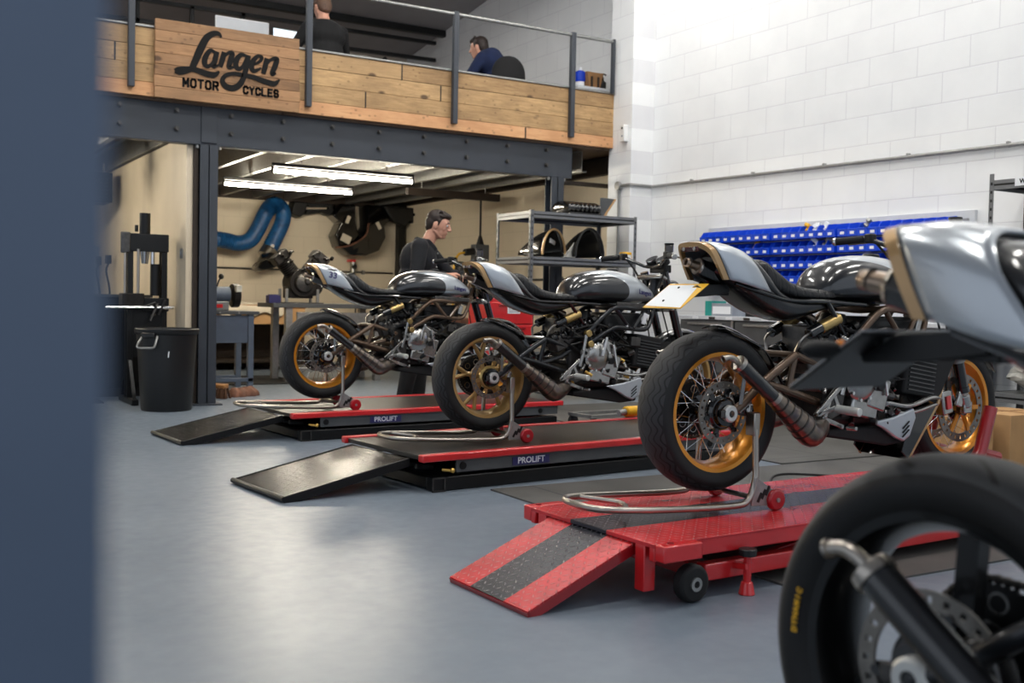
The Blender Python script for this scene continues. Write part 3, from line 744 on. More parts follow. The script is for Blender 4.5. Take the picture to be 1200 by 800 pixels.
def engine_bench():
    t = thing('engine_bench', 'pale grey metal bench that carries the bare engine', 'bench', (4.62, 12.25, 0))
    MB().box(-.66, .75, -.3, .3, .87, .92).build('top', Mt['shelf_grey'], t, bevel=.005)
    for x in (-.5, .62):
        for y in (-.28, .2): MB().box(x, x+.08, y, y+.08, 0, .87).build('leg', Mt['galv'], t, bevel=.004)
    MB().box(-.36, .6, -.26, -.22, .55, .82).build('drawer_front', Mt['galv'], t, bevel=.004)
    MB().box(-.42, .62, -.28, .28, .14, .17).build('shelf', Mt['galv'], t, bevel=.004)
    e = thing('bare_engine', 'dark two-cylinder engine mounted upright on the pale metal bench', 'engine', (4.36, 12.2, .92))
    D = Mt['cast_dark']
    b = MB(); b.cyl((-.0, -.14, .24), (0, .14, .24), .17, n=28); b.cyl((.14, -.12, .2), (.14, .12, .2), .11, n=24); b.cbox((-.02, 0, .13), (.3, .22, .14)); b.build('crankcase', D, e, bevel=.01)
    for s, (ax, az) in ((0, (-.64, .77)), (1, (.62, .78))):
        b = MB(); d = V((ax, 0, az))
        for k in range(7): b.cyl(V((0, 0, .24))+d*(.15+.026*k), V((0, 0, .24))+d*(.162+.026*k), .095, n=20)
        b.cyl(V((0, 0, .24))+d*.12, V((0, 0, .24))+d*.33, .08, n=16)
        cy = b.build('cylinder', D, e)
        b = MB(); M = Matrix.Translation(V((0, 0, .24))+d*.38) @ Euler((0, math.atan2(ax, az), 0)).to_matrix().to_4x4(); b.box(-.1, .1, -.1, .1, -.05, .06, M)
        b.build('cylinder_head', Mt['alu_dark'] if s else D, cy, bevel=.012)
        for k in range(9):
            q = V((0, 0, .24))+d*rnd.uniform(.3, .46)+V((rnd.uniform(-.1, .1), -.11, rnd.uniform(-.08, .08)))
            MB().cyl(q, q+V((rnd.uniform(-.03, .03), -.03, rnd.uniform(-.02, .04))), rnd.uniform(.01, .022), n=8).build('stud', Mt['alu_dark'] if rnd.random() < .4 else D, e)
    b = MB(); b.lathe([(0, -.06), (.06, -.058), (.1, -.04), (.115, -.01), (.115, 0), (0, 0)], (.0, -.14, .24), (0, 1, 0), 28); b.lathe([(0, -.035), (.03, -.03), (.05, 0), (0, 0)], (.03, -.19, .26), (0, 1, 0), 16); b.build('side_cover', Mt['alu_dark'], e)
    for x in (-.2, .18):
        for y in (-.12, .12): MB().box(x-.015, x+.015, y-.015, y+.015, 0, .17).build('stand_leg', Mt['galv'], e, bevel=.002)
    MB().box(-.25, .25, -.14, .14, -.0, .012).build('stand_plate', Mt['alu_dark'], e)
    b = MB(); b.tube([(-.05, -.1, .36), (.02, -.2, .42), (.1, -.16, .38), (.16, -.1, .3)], .012, 8, smooth=5); b.build('hose', Mt['black_rubber'], e)
    o = thing('tool_caddy', 'small dark blue tray on the engine bench left of the engine', 'tray', (3.99, 12.05, .92))
    MB().box(-.07, .07, -.06, .06, 0, .09).build('body', Mt['ink_blue'], o, bevel=.006)
    MB().box(-.05, .05, -.04, .04, .09, .1).build('lid', Mt['ink_blue'], o, bevel=.003)
engine_bench()
def hose_arm():
    t = thing('extraction_hose', 'thick blue extraction hose bent over on the cream back wall', 'hose', (0, 15.2, 0))
    P = [(3.2,0,1.82),(3.9,0,1.8),(4.18,0,1.79),(4.35,0,1.77),(4.52,0,1.745),(4.68,0,1.80),(4.79,0,1.96),(4.88,0,2.15),(4.95,0,2.27),(5.03,-.01,2.33),(5.12,-.02,2.29),(5.16,-.03,2.2),(5.13,-.05,2.05),(5.04,-.06,1.86),(4.93,-.08,1.64)]
    pts = catmull([V(p) for p in P], 12); b = MB()
    b.tube(pts, lambda u: .112+.007*math.sin(u*520), 20); b.build('hose', Mt['hose'], t, ang=80)
    b = MB(); b.tube([(4.95, -.08, 1.68), (4.88, -.1, 1.57)], [.118, .122], 20); b.build('collar', Mt['stainless'], t)
    b = MB(); b.lathe([(.1, 0), (.12, -.03), (.2, -.11), (.24, -.13), (.25, -.13), (.25, -.15), (.235, -.15), (.19, -.12), (.1, -.03)], (4.89, -.1, 1.60), (-.2, .35, .9), 28); b.build('hood', Mt['black_gloss'], t)
    for x, z in ((4.2, 1.79), (5.0, 2.33)):
        MB().bar((x, .0, z), (x, .4, z+.02), .04, .03).build('wall_bracket', Mt['galv'], t)
hose_arm()
def XZ(cx, cy):    # traced outline point of the hung fairings, on their wall plane
    px = 330+cx/6.96; py = 225+cy/6.96
    return (5.342+(px-340)*.01399, 2.435-(py-237)*.01297+(px-385)*.0003)
def shellpanel(mb, pts, y0, y1, bulge=.08):
    P = [XZ(*p) for p in pts]; cx = sum(p[0] for p in P)/len(P); cz = sum(p[1] for p in P)/len(P)
    rings = []
    for f, y in ((1, y0), (1, y1+.05), (.97, y1+.02), (.9, y1)):
        rings.append([V((cx+(p[0]-cx)*f, y, cz+(p[1]-cz)*f)) for p in P])
    mb.loft(rings)
def fairings():
    t = thing('nose_fairing', 'black motorcycle nose fairing with an open slot hung high on the back wall', 'fairing', (0, 0, 0))
    b = MB(); shellpanel(b, [(440,95),(558,95),(562,220),(580,320),(600,350),(560,400),(470,440),(430,450),(395,350),(440,250),(372,190)], 15.55, 15.25)
    b.build('left_shell', Mt['black_gloss'], t, bevel=.01)
    b = MB(); shellpanel(b, [(640,95),(760,95),(840,215),(792,262),(803,360),(750,470),(640,515),(510,510),(440,450),(560,400),(610,345),(650,270)], 15.55, 15.2)
    b.build('right_shell', Mt['black_gloss'], t, bevel=.01)
    b = MB(); b.tube([(XZ(380,455)[0], 15.15, XZ(380,455)[1]), (XZ(500,430)[0], 15.13, XZ(500,430)[1]), (XZ(620,350)[0], 15.15, XZ(620,350)[1]), (XZ(655,250)[0], 15.2, XZ(655,250)[1])], .014, 8, smooth=6); b.build('edge_trim', Mt['dust_brown'], t)
    for q in ((470,380),(485,225),(735,265)):
        x, z = XZ(*q); MB().cbox((x, 15.19, z), (.16 if q[1] > 300 else .06, .01, .12), (0, .4 if q[0] < 600 else -.5, 0)).build('cut_out', Mt['cream_cloth'], t, bevel=.004)
    t = thing('side_fairing', 'black angular fairing panel hung left of the nose fairing', 'fairing', (-.05, 0, 0))
    b = MB(); shellpanel(b, [(110,90),(220,95),(190,190),(160,218),(85,190)], 15.55, 15.3); b.build('shell', Mt['black_plastic'], t, bevel=.01)
    b = MB(); shellpanel(b, [(215,95),(430,95),(440,200),(370,190),(330,170),(250,185),(200,190),(215,150),(395,140),(400,120),(225,125)], 15.5, 15.36); b.build('arm', Mt['black_plastic'], t, bevel=.006)
    t = thing('tail_fairing', 'black pointed fairing panel hung right of the nose fairing', 'fairing', (.05, -.02, 0))
    b = MB(); shellpanel(b, [(765,95),(1035,100),(1050,160),(1070,260),(1045,262),(1000,210),(950,265),(845,215),(790,150)], 15.42, 15.28); b.build('shell', Mt['black_plastic'], t, bevel=.01)
    b = MB(); shellpanel(b, [(1010,150),(1045,140),(1072,262),(1055,265)], 15.3, 15.22); b.build('tip', Mt['black_gloss'], t, bevel=.006)
fairings()
ar = thing('air_regulator', 'small silver air regulator on the back wall under the nose fairing', 'regulator', (6.38, 15.52, 1.45))
b = MB(); b.cyl((0, -.06, -.06), (0, -.06, .1), .05, n=16); b.ball((0, -.07, -.11), .045, 12, 8); b.build('body', Mt['alu'], ar)
MB().lathe([(0, -.04), (.035, -.04), (.04, -.01), (.04, 0), (0, 0)], (0, -.1, .03), (0, 1, 0), 16).build('gauge', Mt['black_plastic'], ar)
MB().box(-.05, .05, -.05, .08, .1, .14).build('bracket', Mt['red_paint'], ar, bevel=.004)
b = MB(); b.tube([(.03, -.05, -.1), (.06, -.04, -.5), (.05, -.03, -1.0), (.0, -.03, -1.4)], .012, 8, smooth=4); b.build('hose', Mt['black_rubber'], ar)
o = MB().tube([(2.5, 15.575, 1.40), (7.1, 15.575, 1.40)], .013, 8).build('wall_pipe', Mt['alu_dark']); tag(o, 'thin pipe running along the cream back wall', 'pipe')
for x in (3.2, 4.9, 6.6): MB().box(x-.02, x+.02, 15.56, 15.6, 1.37, 1.43).build('clip', Mt['galv'], o)
o = MB().tube([(7.275, 10.2, 1.27), (7.275, 15.3, 1.30)], .013, 8).build('wall_pipe', Mt['alu_dark']); tag(o, 'thin pipe along the cream side wall behind the grey shelf rack', 'pipe')
for y in (11, 13): MB().box(7.262, 7.3, y-.02, y+.02, 1.24, 1.31).build('clip', Mt['galv'], o)
# dark batten with drop socket
ub = thing('cable_batten', 'dark unlit batten slung under the joists at the right', 'batten', (5.62, 11.95, 2.27))
MB().box(0, 1.3, -.04, .04, 0, .09).build('channel', Mt['dark_wood'], ub, bevel=.004)
for x in (.2, 1.1): MB().cyl((x, 0, .09), (x, 0, .18), .006, n=6).build('hanger', Mt['galv'], ub)
ds = thing('drop_socket', 'grey power socket hanging on a rod left of the grey shelf rack', 'socket', (6.66, 11.95, 1.62))
MB().cyl((0, 0, .1), (0, 0, .66), .014, n=8).build('rod', Mt['black_rubber'], ds)
MB().cyl((0, 0, .09), (0, 0, .2), .05, .02, n=12).build('gland', Mt['black_rubber'], ds)
MB().box(-.1, .1, -.07, .07, -.12, .09).build('case', Mt['shelf_grey'], ds, bevel=.012)
MB().cyl((-.1, -.02, 0), (-.24, -.03, -.02), .045, n=12).build('plug', Mt['black_plastic'], ds, bevel=.006)
b = MB(); b.tube([(-.23, -.03, -.02), (-.34, -.04, -.06), (-.4, -.05, -.25), (-.42, -.06, -.6), (-.3, -.06, -1.0), (-.2, -.06, -1.6)], .014, 8, smooth=6); b.build('cable', Mt['yellow'], ds)
# pillar drill on a stand, behind the mechanic
dr = thing('pillar_drill', 'brown pillar drill standing at the cream side wall behind the silver handlebars', 'drill', (5.95, 11.3, 0))
MB().box(-.35, .45, -.28, .28, .72, .78).build('table', Mt['dust_brown'], dr, bevel=.005)
for x in (-.33, .38):
    for y in (-.26, .2): MB().box(x, x+.06, y, y+.06, 0, .72).build('leg', Mt['shelf_grey'], dr, bevel=.004)
MB().cyl((-.16, 0, .78), (-.16, 0, 1.46), .03, n=14).build('column', Mt['cast_dark'], dr)
MB().cbox((-.1, 0, 1.44), (.26, .1, .08), (0, -.25, 0)).build('belt_cover', Mt['cast_dark'], dr, bevel=.02)
b = MB(); b.cyl((.05, -.02, 1.18), (.12, -.02, 1.44), .1, .085, n=20); b.build('head', Mt['cast_dark'], dr, bevel=.01)
b = MB(); b.cyl((.2, 0, 1.06), (.28, 0, 1.3), .12, .1, n=20); b.build('motor', Mt['dust_brown'], dr, bevel=.01)
MB().cyl((.04, -.02, .95), (.06, -.02, 1.2), .02, .03, n=10).build('chuck', Mt['alu_dark'], dr)
MB().box(-.6, -.2, .1, .3, .78, 1.08).build('vice', Mt['dust_brown'], dr, bevel=.02)
# ------------------------------------------------------------------ grey rack by the pillar, red chest
def rack(name, label, x0, x1, y0, y1, zs, top, cat='shelf rack'):
    t = thing(name, label, cat, (x0, y0, 0)); X, Y = x1-x0, y1-y0; G = Mt['rack_grey']
    for (x, sx) in ((0, 1), (X, -1)):
        for (y, sy) in ((0, 1), (Y, -1)):
            b = MB(); b.box(min(x, x+sx*.035), max(x, x+sx*.035), min(y, y+sy*.003), max(y, y+sy*.003), 0, top); b.box(min(x, x+sx*.003), max(x, x+sx*.003), min(y, y+sy*.035), max(y, y+sy*.035), 0, top)
            p = b.build('upright', G, t, weld=0)
            h = MB()
            for k in range(int(top/.06)):
                h.cbox((x+sx*.018, y-sy*.0015, .04+.06*k), (.012, .003, .02)); h.cbox((x-sx*.0015, y+sy*.018, .04+.06*k), (.003, .012, .02))
            h.build('slots', Mt['black_metal'], p, weld=0, flat=True)
    for z in zs:
        MB().box(.004, X-.004, .004, Y-.004, z-.012, z).build('shelf_board', Mt['galv'], t)
        for yy in (.0, Y-.016):
            b = MB(); b.box(.03, X-.03, yy, yy+.016, z-.062, z-.036); b.box(.03, X-.03, yy+.004, yy+.012, z-.036, z-.022, mi=1); b.box(.03, X-.03, yy, yy+.016, z-.022, z+.004); b.build('shelf_beam', [G, Mt['black_metal']], t, weld=0)
        for xx in (.0, X-.016):
            b = MB(); b.box(xx, xx+.016, .03, Y-.03, z-.062, z-.036); b.box(xx+.004, xx+.012, .03, Y-.03, z-.036, z-.022, mi=1); b.box(xx, xx+.016, .03, Y-.03, z-.022, z+.004); b.build('shelf_beam', [G, Mt['black_metal']], t, weld=0)
    return t
rx0, rx1, ry0, ry1 = 5.54, 6.84, 8.93, 9.6
rack('shelf_rack', 'grey bolted shelf rack holding black fairings by the white pillar', rx0, rx1, ry0, ry1, (.5, 1.44, 1.885), 1.9)
# things on that rack
def cowl(name, label, loc, rz, kind):
    t = thing(name, label, 'fairing', loc, rz)
    b = MB(); rings = []
    for i in range(9):
        u = i/8; s = (1-.75*u**1.6); y = .42*u; r = []
        for j in range(17):
            a = PI*j/16; r.append(V((.19*s*math.cos(a), y, .02+.29*s*math.sin(a)*(1 if kind else .9))))
        rings.append(r)
    b.loft(rings, cap=False, closed=False)
    b.build('shell', Mt['black_gloss'], t, solid=.008)
    b = MB(); b.tube([(.19*math.cos(PI*j/16), -.004, .02+.29*math.sin(PI*j/16)*(1 if kind else .9)) for j in range(17)], .012, 8); b.build('rim_trim', Mt['black_plastic'] if kind else Mt['gold_paint'], t)
    if not kind:
        b = MB(); b.cbox((.04, .05, .16), (.1, .01, .05), (0, .3, 0)); b.build('bracket', Mt['alu'], t, bevel=.004)
    return t
cowl('seat_cowl', 'gold-edged black tail cowl standing on the middle shelf, at its left end', (5.86, 9.0, 1.445), .35, 0)
cowl('nose_cowl', 'large black domed cowl standing open on the middle shelf', (6.31, 9.02, 1.445), .1, 1)
t = thing('screen_panel', 'pale clear screen leaning against the black domed cowl', 'screen', (6.07, 9.05, 1.445), .2)
b = MB(); b.loft([[V((-.07+.17*u, .02*math.sin(v*3), .005+v*.18*u)) for v in (0, .5, 1)] for u in (0, .25, .5, .75, 1)], cap=False, closed=False); b.build('pane', Mt['plastic_film'], t, solid=.005)
MB().tube([(-.07, 0, .006), (.1, 0, .006)], .006, 6).build('edge_seal', Mt['black_rubber'], t)
for i in range(4):
    b = MB(); b.lathe([(0, 0), (.028, 0), (.03, .005), (.026, .02), (.012, .028), (0, .028)], n=12); b.lathe([(.01, .03), (.016, .03), (.016, .034), (.01, .034)], n=10, closed=True)
    o = b.build('brass_fitting', Mt['brass'], None, (6.5+.045*i, 9.02+.03*(i % 2), 1.445)); tag(o, 'small brass fitting on the middle shelf right of the domed cowl', 'fitting', 'brass fittings on the grey rack')
o = MB().box(-.05, .05, -.05, .05, 0, .09).build('parts_box', Mt['yellow'], None, (6.77, 9.02, 1.445), bevel=.012); tag(o, 'small yellow box at the right end of the middle shelf', 'box')
MB().box(-.035, .035, -.052, -.05, .02, .06).build('sticker', Mt['tag_white'], o)
t = thing('seat_pad', 'black ribbed seat pad on top of the grey rack', 'seat', (6.28, 9.22, 1.89), .05)
b = MB()
for k in range(8): b.ball((-.2+.055*k, 0, .075), (.036, .17, .075), 12, 10)
b.build('cushion', Mt['black_gloss'], t, remesh=.008, smooth_it=3)
MB().box(-.2, .21, -.15, .15, -.004, .03).build('base_pan', Mt['black_plastic'], t, bevel=.01)
t = thing('carton', 'slanted tan-edged grey card on top of the grey rack', 'card', (6.52, 9.16, 1.89), .1)
MB().prism([(-.03, 0), (.02, 0), (.17, .2), (-.03, .2)], -.05, -.044, 'y').build('sheet', Mt['shelf_grey'], t)
MB().prism([(.005, 0), (.03, 0), (.19, .2), (.165, .2)], -.055, -.05, 'y').build('edge', Mt['cardboard'], t)
b = MB(); b.cbox((0, 0, .14), (.2, .22, .24)); b.cyl((-.14, 0, .05), (.14, 0, .05), .05, n=14)
o = b.build('radiator_unit', Mt['black_plastic'], None, (6.1, 9.25, .51), bevel=.01); tag(o, 'black motor unit low on the grey rack', 'motor')
# red tool chest
rc = thing('tool_chest', 'red tool chest with a white label behind the second motorcycle', 'tool chest', (4.98, 8.75, 0))
MB().box(0, .5, 0, .4, .1, 1.03).build('body', Mt['red_paint'], rc, bevel=.012)
for k in range(4):
    d = MB().box(.02, .48, -.015, .0, .14+.215*k, .34+.215*k).build('drawer', Mt['red_paint'], rc, bevel=.005)
    MB().box(.1, .4, -.03, -.015, .305+.215*k, .325+.215*k).build('drawer_handle', Mt['red_dark'], d, bevel=.003)
MB().box(.5, .515, .02, .38, .12, 1.0).build('side_panel', Mt['black_metal'], rc)
MB().box(.2, .34, -.02, -.0155, .88, .985).build('label_sheet', Mt['tag_white'], rc)
for k in range(5): MB().box(.215, .325-.03*(k % 2), -.0215, -.02, .895+.017*k, .9+.017*k).build('label_line', Mt['shelf_grey'], rc)
for x in (.06, .44):
    for y in (.06, .34): MB().cyl((x-.02, y, .05), (x+.02, y, .05), .05, n=16).build('castor', Mt['black_rubber'], rc, bevel=.006)
o = MB().prism([(0, 0), (.34, 0), (.3, .05), (.1, .07), (.02, .04)], 0, .25, 'y').build('carton', Mt['cardboard'], None, (5.05, 8.83, 1.031), bevel=.003); tag(o, 'flattened brown carton lying on the red tool chest', 'box')

# ------------------------------------------------------------------ blue bins on the right wall
bp = thing('bin_panel', 'pale louvred wall panel that carries the rows of blue bins', 'panel', (7.297, 6.8, 1.2))
MB().box(-.03, 0, -1.55, 1.5, -.06, .575).build('board', Mt['greyboard'], bp, bevel=.003)
for k in range(4): MB().box(-.04, -.03, -1.5, 1.48, .09+.133*k, .112+.133*k).build('louvre', Mt['galv'], bp, bevel=.002)
def make_bin():
    t = thing('parts_bin', '', 'bin', (0, 0, 0))
    b = MB(); w, d, h = .0495, .15, .122       # d runs to -x (front), open top, low front lip
    prof = [(0, 0), (-d*.96, 0), (-d, .054), (-d+.008, .058), (-d*.70, h*.9), (-.02, h), (0, h)]
    for s in (-1, 1): b.prism(prof, s*w-.0016, s*w+.0016, 'y')
    b.box(-d*.96, 0, -w, w, 0, .003); b.box(-.003, 0, -w, w, 0, h)
    M = Matrix(); 
    b.add([(-d*.96, -w, 0), (-d*.96, w, 0), (-d, w, .058), (-d, -w, .058), (-d*.96+.004, -w, 0), (-d*.96+.004, w, 0), (-d+.004, w, .058), (-d+.004, -w, .058)], [(0,1,2,3),(7,6,5,4),(0,3,7,4),(1,5,6,2),(3,2,6,7)])
    b.tube([(-d-.002, -w, .06), (-d-.002, w, .06)], .004, 6)
    b.build('tub', Mt['blue_bin'], t, weld=0)
    g = MB(); g.box(-d*.99-.0025, -d*.99-.0015, -.022, .022, .016, .040)
    g.build('label_tag', Mt['tag_white'], t, flat=True)
    return t
ORD = ['first','second','third','fourth','fifth','sixth','seventh','eighth','ninth','tenth','eleventh','twelfth','thirteenth','fourteenth','fifteenth','sixteenth','seventeenth','eighteenth','nineteenth','twentieth','twenty-first','twenty-second','twenty-third','twenty-fourth','twenty-fifth','twenty-sixth','twenty-seventh']
ROW = ['bottom', 'lower middle', 'upper middle', 'top']
proto = make_bin(); firstbin = True
content = {(3,12):'yellow',(3,13):'tag_white',(2,13):'tag_white',(2,14):'galv',(2,15):'galv',(0,14):'red_paint',(3,14):'tag_white',(3,18):'galv',(1,3):'galv',(2,6):'yellow',(1,18):'tag_white'}
for r in range(4):
    for k in range(26):
        y = 8.20-.1075*k-(.03 if k >= 9 else 0)-(.03 if k >= 16 else 0); z = 1.2+.012+.133*r
        lb = 'blue parts bin, %s from the left in the %s row on the wall' % (ORD[k], ROW[r])
        if firstbin: o = proto; o.location = (7.262, y, z); o['label'] = lb; o['group'] = 'blue bins on the white wall'; firstbin = False
        else: o = copy_thing(proto, (7.262, y, z), 0, lb, 'blue bins on the white wall')
        if (r, k) in content:
            m = content[(r, k)]; b = MB()
            for q in range(5): b.cbox((rnd.uniform(-.09, -.05), rnd.uniform(-.03, .03), .05+.018*q), (.035, .04, .03), (rnd.random(), rnd.random(), rnd.random()))
            p = b.build('spare_part', Mt[m], None, (7.262, y, z), bevel=.003)
            tag(p, '%s parts heaped in the %s bin of the %s row' % ({'yellow':'yellow','tag_white':'white bagged','galv':'silver','red_paint':'red'}[m], ORD[k], ROW[r]), 'part')
# ------------------------------------------------------------------ bench along the right wall
wb = thing('workbench', 'grey workbench with drawers under the blue bins', 'workbench', (6.7, 6.0, 0))
MB().box(-.02, .56, -1.05, 2.1, .865, .9).build('top', Mt['greyboard'], wb, bevel=.004)
for k, y in enumerate((-1.0, -.24, .52, 1.28)):
    MB().box(.0, .5, y, y+.74, .08, .86).build('carcass', Mt['shelf_grey'], wb)
    for j, (z0, z1) in enumerate(((.1, .36), (.38, .64), (.66, .85))):
        d = MB().box(-.016, .0, y+.015, y+.725, z0, z1).build('drawer', Mt['shelf_grey'], wb, bevel=.004)
        MB().box(-.03, -.016, y+.13, y+.61, z1-.035, z1-.015).build('drawer_handle', Mt['galv'], d, bevel=.003)
    MB().box(-.02, .0, y-.012, y+.014, .0, .86).build('upright', Mt['galv'], wb)
for k in range(9): MB().box(-.024, -.02, -.1+.23*k, -.02+.23*k, .87, .893).build('edge_tag', Mt['alu_dark'] if k % 2 else Mt['tag_white'], wb)
t = thing('supply_box', 'small grey box with a teal end on the grey workbench', 'box', (6.86, 7.58, .9))
MB().box(-.09, .09, -.2, .08, 0, .12).build('carton', Mt['grey_box'], t, bevel=.003)
MB().box(-.092, .092, .08, .17, 0, .14).build('end_panel', Mt['teal'], t, bevel=.003)
MB().box(-.094, -.09, -.18, .06, .02, .09).build('label_sheet', Mt['tag_white'], t)
o = MB().box(-.1, .12, -.16, .16, 0, .05).build('document_tray', Mt['black_plastic'], None, (6.92, 7.1, .9), bevel=.004); tag(o, 'flat black tray on the workbench behind the third motorcycle', 'tray')
# ------------------------------------------------------------------ rack and boxes at the far right
r2 = rack('shelf_rack', 'dark grey bolted shelf rack at the right end of the white wall', 6.82, 7.26, 3.0, 4.82, (.42, 1.16, 1.92), 1.97)
MB().box(-.006, -.001, 1.03, 1.62, 1.87, 1.93).build('name_strip', Mt['tag_white'], r2, bevel=.001)
M_YZ = Matrix(((0,0,-1,0),(-1,0,0,0),(0,1,0,0),(0,0,0,1)))
text_mesh('WORLD', .045, .001, Mt['ink'], 'name_word', r2, M_YZ, .001, 1.0, loc=(-.008, 1.5, 1.9))
b = MB(); b.ball((0, 0, .16), (.17, .3, .16), 26, 16)
b.v = [(x*(1+rnd.uniform(-.16, .16)), y*(1+rnd.uniform(-.16, .16)), max(.002, z*(1+rnd.uniform(-.22, .12)))) for x, y, z in b.v]
o = b.build('polythene_bundle', Mt['plastic_film'], None, (7.03, 4.42, .422), weld=0, ang=15); tag(o, 'crumpled clear plastic bundle on the low shelf at the far right', 'plastic wrap')
def carton(loc, sx, sy, sz, rz, label):
    t = thing('carton', label, 'box', loc, rz)
    MB().box(-sx/2, sx/2, -sy/2, sy/2, 0, sz).build('body', Mt['cardboard'], t, bevel=.004)
    MB().box(-.03, .03, -sy/2-.001, sy/2+.001, sz-.1, sz+.001).build('tape', Mt['chestnut'], t)
    MB().box(-sx/2, sx/2, -.003, .003, sz, sz+.002).build('flap_seam', Mt['dust_brown'], t)
carton((6.38, 4.32, .008), .5, .4, .34, .0, 'larger brown carton on the floor at the far right edge')
carton((5.9, 4.35, .008), .3, .34, .33, .05, 'smaller brown carton on the floor just right of the red wheel clamp')
carton((7.03, 3.75, .425), .34, .5, .3, 0, 'brown carton on the low shelf of the right-hand rack')

# ------------------------------------------------------------------ mezzanine furniture
dk = thing('desk', 'long pale desk along the mezzanine edge behind the boards', 'desk', (0, 0, 2.72))
MB().box(2.6, 6.3, 10.75, 11.45, .69, .72).build('top', Mt['greyboard'], dk, bevel=.004)
for x in (2.65, 4.4, 6.2):
    for y in (10.8, 11.36): MB().box(x, x+.05, y, y+.05, 0, .69).build('leg', Mt['galv'], dk)
sd = thing('side_table', 'small pale table at the right end of the mezzanine', 'table', (7.0, 10.15, 2.72))
MB().box(-.28, .29, -.25, .35, .66, .69).build('top', Mt['greyboard'], sd, bevel=.004)
for x in (-.26, .23):
    for y in (-.23, .28): MB().box(x, x+.04, y, y+.04, 0, .66).build('leg', Mt['galv'], sd)
t = thing('spray_bottle', 'blue bottle on the small mezzanine table', 'bottle', (6.91, 10.14, 3.41))
b = MB(); b.lathe([(0, 0), (.045, 0), (.05, .01), (.05, .13), (.02, .17), (.018, .19), (0, .19)], (0,0,0), n=20); b.build('body', Mt['tag_white'], t)
b = MB(); b.lathe([(0, .09), (.056, .09), (.06, .1), (.06, .2), (.04, .215), (0, .215)], n=18); b.build('wrap', Mt['glass_blue'], t)
MB().cyl((0, 0, .215), (0, 0, .25), .02, n=10).build('cap', Mt['tag_white'], t)
t = thing('paper_bag', 'brown paper bag on the small mezzanine table', 'bag', (7.05, 10.1, 3.41))
b = MB(); b.loft([[V((sx*(.07+.01*k), sy*(.045+.004*k), .05*k)) for sx, sy in ((-1,-1),(0,-.8),(1,-1),(1,1),(0,.8),(-1,1))] for k in range(5)]); b.build('body', Mt['paper_bag'], t)
for sx in (-.045, .045): MB().box(sx-.012, sx+.012, -.062, -.05, .0, .15).build('print', Mt['dark_wood'], t)
t = thing('pump_bottle', 'black pump bottle at the right end of the small mezzanine table', 'bottle', (7.19, 10.1, 3.41))
b = MB(); b.lathe([(0, 0), (.04, 0), (.045, .01), (.045, .11), (.02, .13), (.015, .17), (0, .17)], n=16); b.build('body', Mt['black_plastic'], t)
b = MB(); b.cyl((0, 0, .17), (0, 0, .2), .008, n=8); b.tube([(0, 0, .2), (.02, 0, .21), (.05, 0, .2)], .01, 8); b.build('pump', Mt['black_plastic'], t)
def monitor(loc, rz, w, h, back, label, screen):
    t = thing('computer_monitor', label, 'monitor', loc, rz)
    MB().box(-w/2, w/2, -.012, .012, .1, .1+h).build('casing', back, t, bevel=.008)
    MB().box(-w/2+.012, w/2-.012, -.0145, -.012, .112, .088+h).build('display', screen, t)
    MB().bar((0, .02, .01), (0, .02, .22), .06, .015, (0, 1, 0)).build('stand', Mt['galv'], t)
    MB().box(-.1, .1, -.08, .1, 0, .012).build('foot', Mt['galv'], t, bevel=.003)
    return t
m = monitor((3.28, 11.0, 3.44), 0, .56, .3, Mt['white_plastic'], 'white-backed monitor just above the timber sign', Mt['greyboard'])
b = MB(); b.ball((.17, -.016, .17), (.016, .003, .018), 10, 8); b.build('emblem', Mt['tag_white'], m)
monitor((3.73, 10.98, 3.44), .1, .3, .26, Mt['black_plastic'], 'small lit screen beside the seated person in black', Mt['screen'])
o = MB().ball((0, 0, .02), (.11, .1, .09), 16, 10).ball((0, 0, .0), (.12, .11, .02), 16, 6).build('felt_cap', mat('grey_felt', (96,100,112), .9), None, (2.95, 10.9, 3.52), remesh=.012, smooth_it=2); tag(o, 'grey rounded cap lying just above the middle of the timber sign', 'cap')
o = MB().ball((0, 0, .05), (.16, .14, .09), 16, 10).build('dark_bag', mat('dark_green_cloth', (38,56,54), .9), None, (1.9, 10.6, 3.40), remesh=.014); tag(o, 'dark green bundle above the boards left of the first railing post', 'bag')
o = MB().box(1.55, 2.35, 10.4, 11.0, 3.33, 3.36).box(1.6, 1.65, 10.45, 10.5, 2.72, 3.33).box(2.25, 2.3, 10.45, 10.5, 2.72, 3.33).box(1.6, 1.65, 10.9, 10.95, 2.72, 3.33).box(2.25, 2.3, 10.9, 10.95, 2.72, 3.33).build('low_table', Mt['dark_wood'], None, bevel=.004); tag(o, 'dark low table behind the mezzanine boards at the left', 'table')
o = thing('keyboard_laptop', 'dark flat laptop on the mezzanine desk left of the man in navy', 'laptop', (5.25, 11.0, 3.44), .0)
MB().box(-.2, .2, -.14, .12, 0, .02).build('base', Mt['black_plastic'], o, bevel=.004)
MB().cbox((0, .15, .1), (.38, .012, .2), (-.35, 0, 0)).build('lid', Mt['black_plastic'], o, bevel=.004)
# ------------------------------------------------------------------ floor mats, lifts, stands
o = MB().box(2.8, 6.62, 2.62, 4.86, 0, .008).build('rubber_matting', Mt['mat_grey']); tag(o, 'large grey rubber matting on the floor around the red chequered lift', 'mat')
o = MB().box(4.95, 6.62, 4.9, 8.6, 0, .008).build('rubber_matting', Mt['mat_grey']); tag(o, 'grey rubber matting on the floor behind the second motorcycle', 'mat')

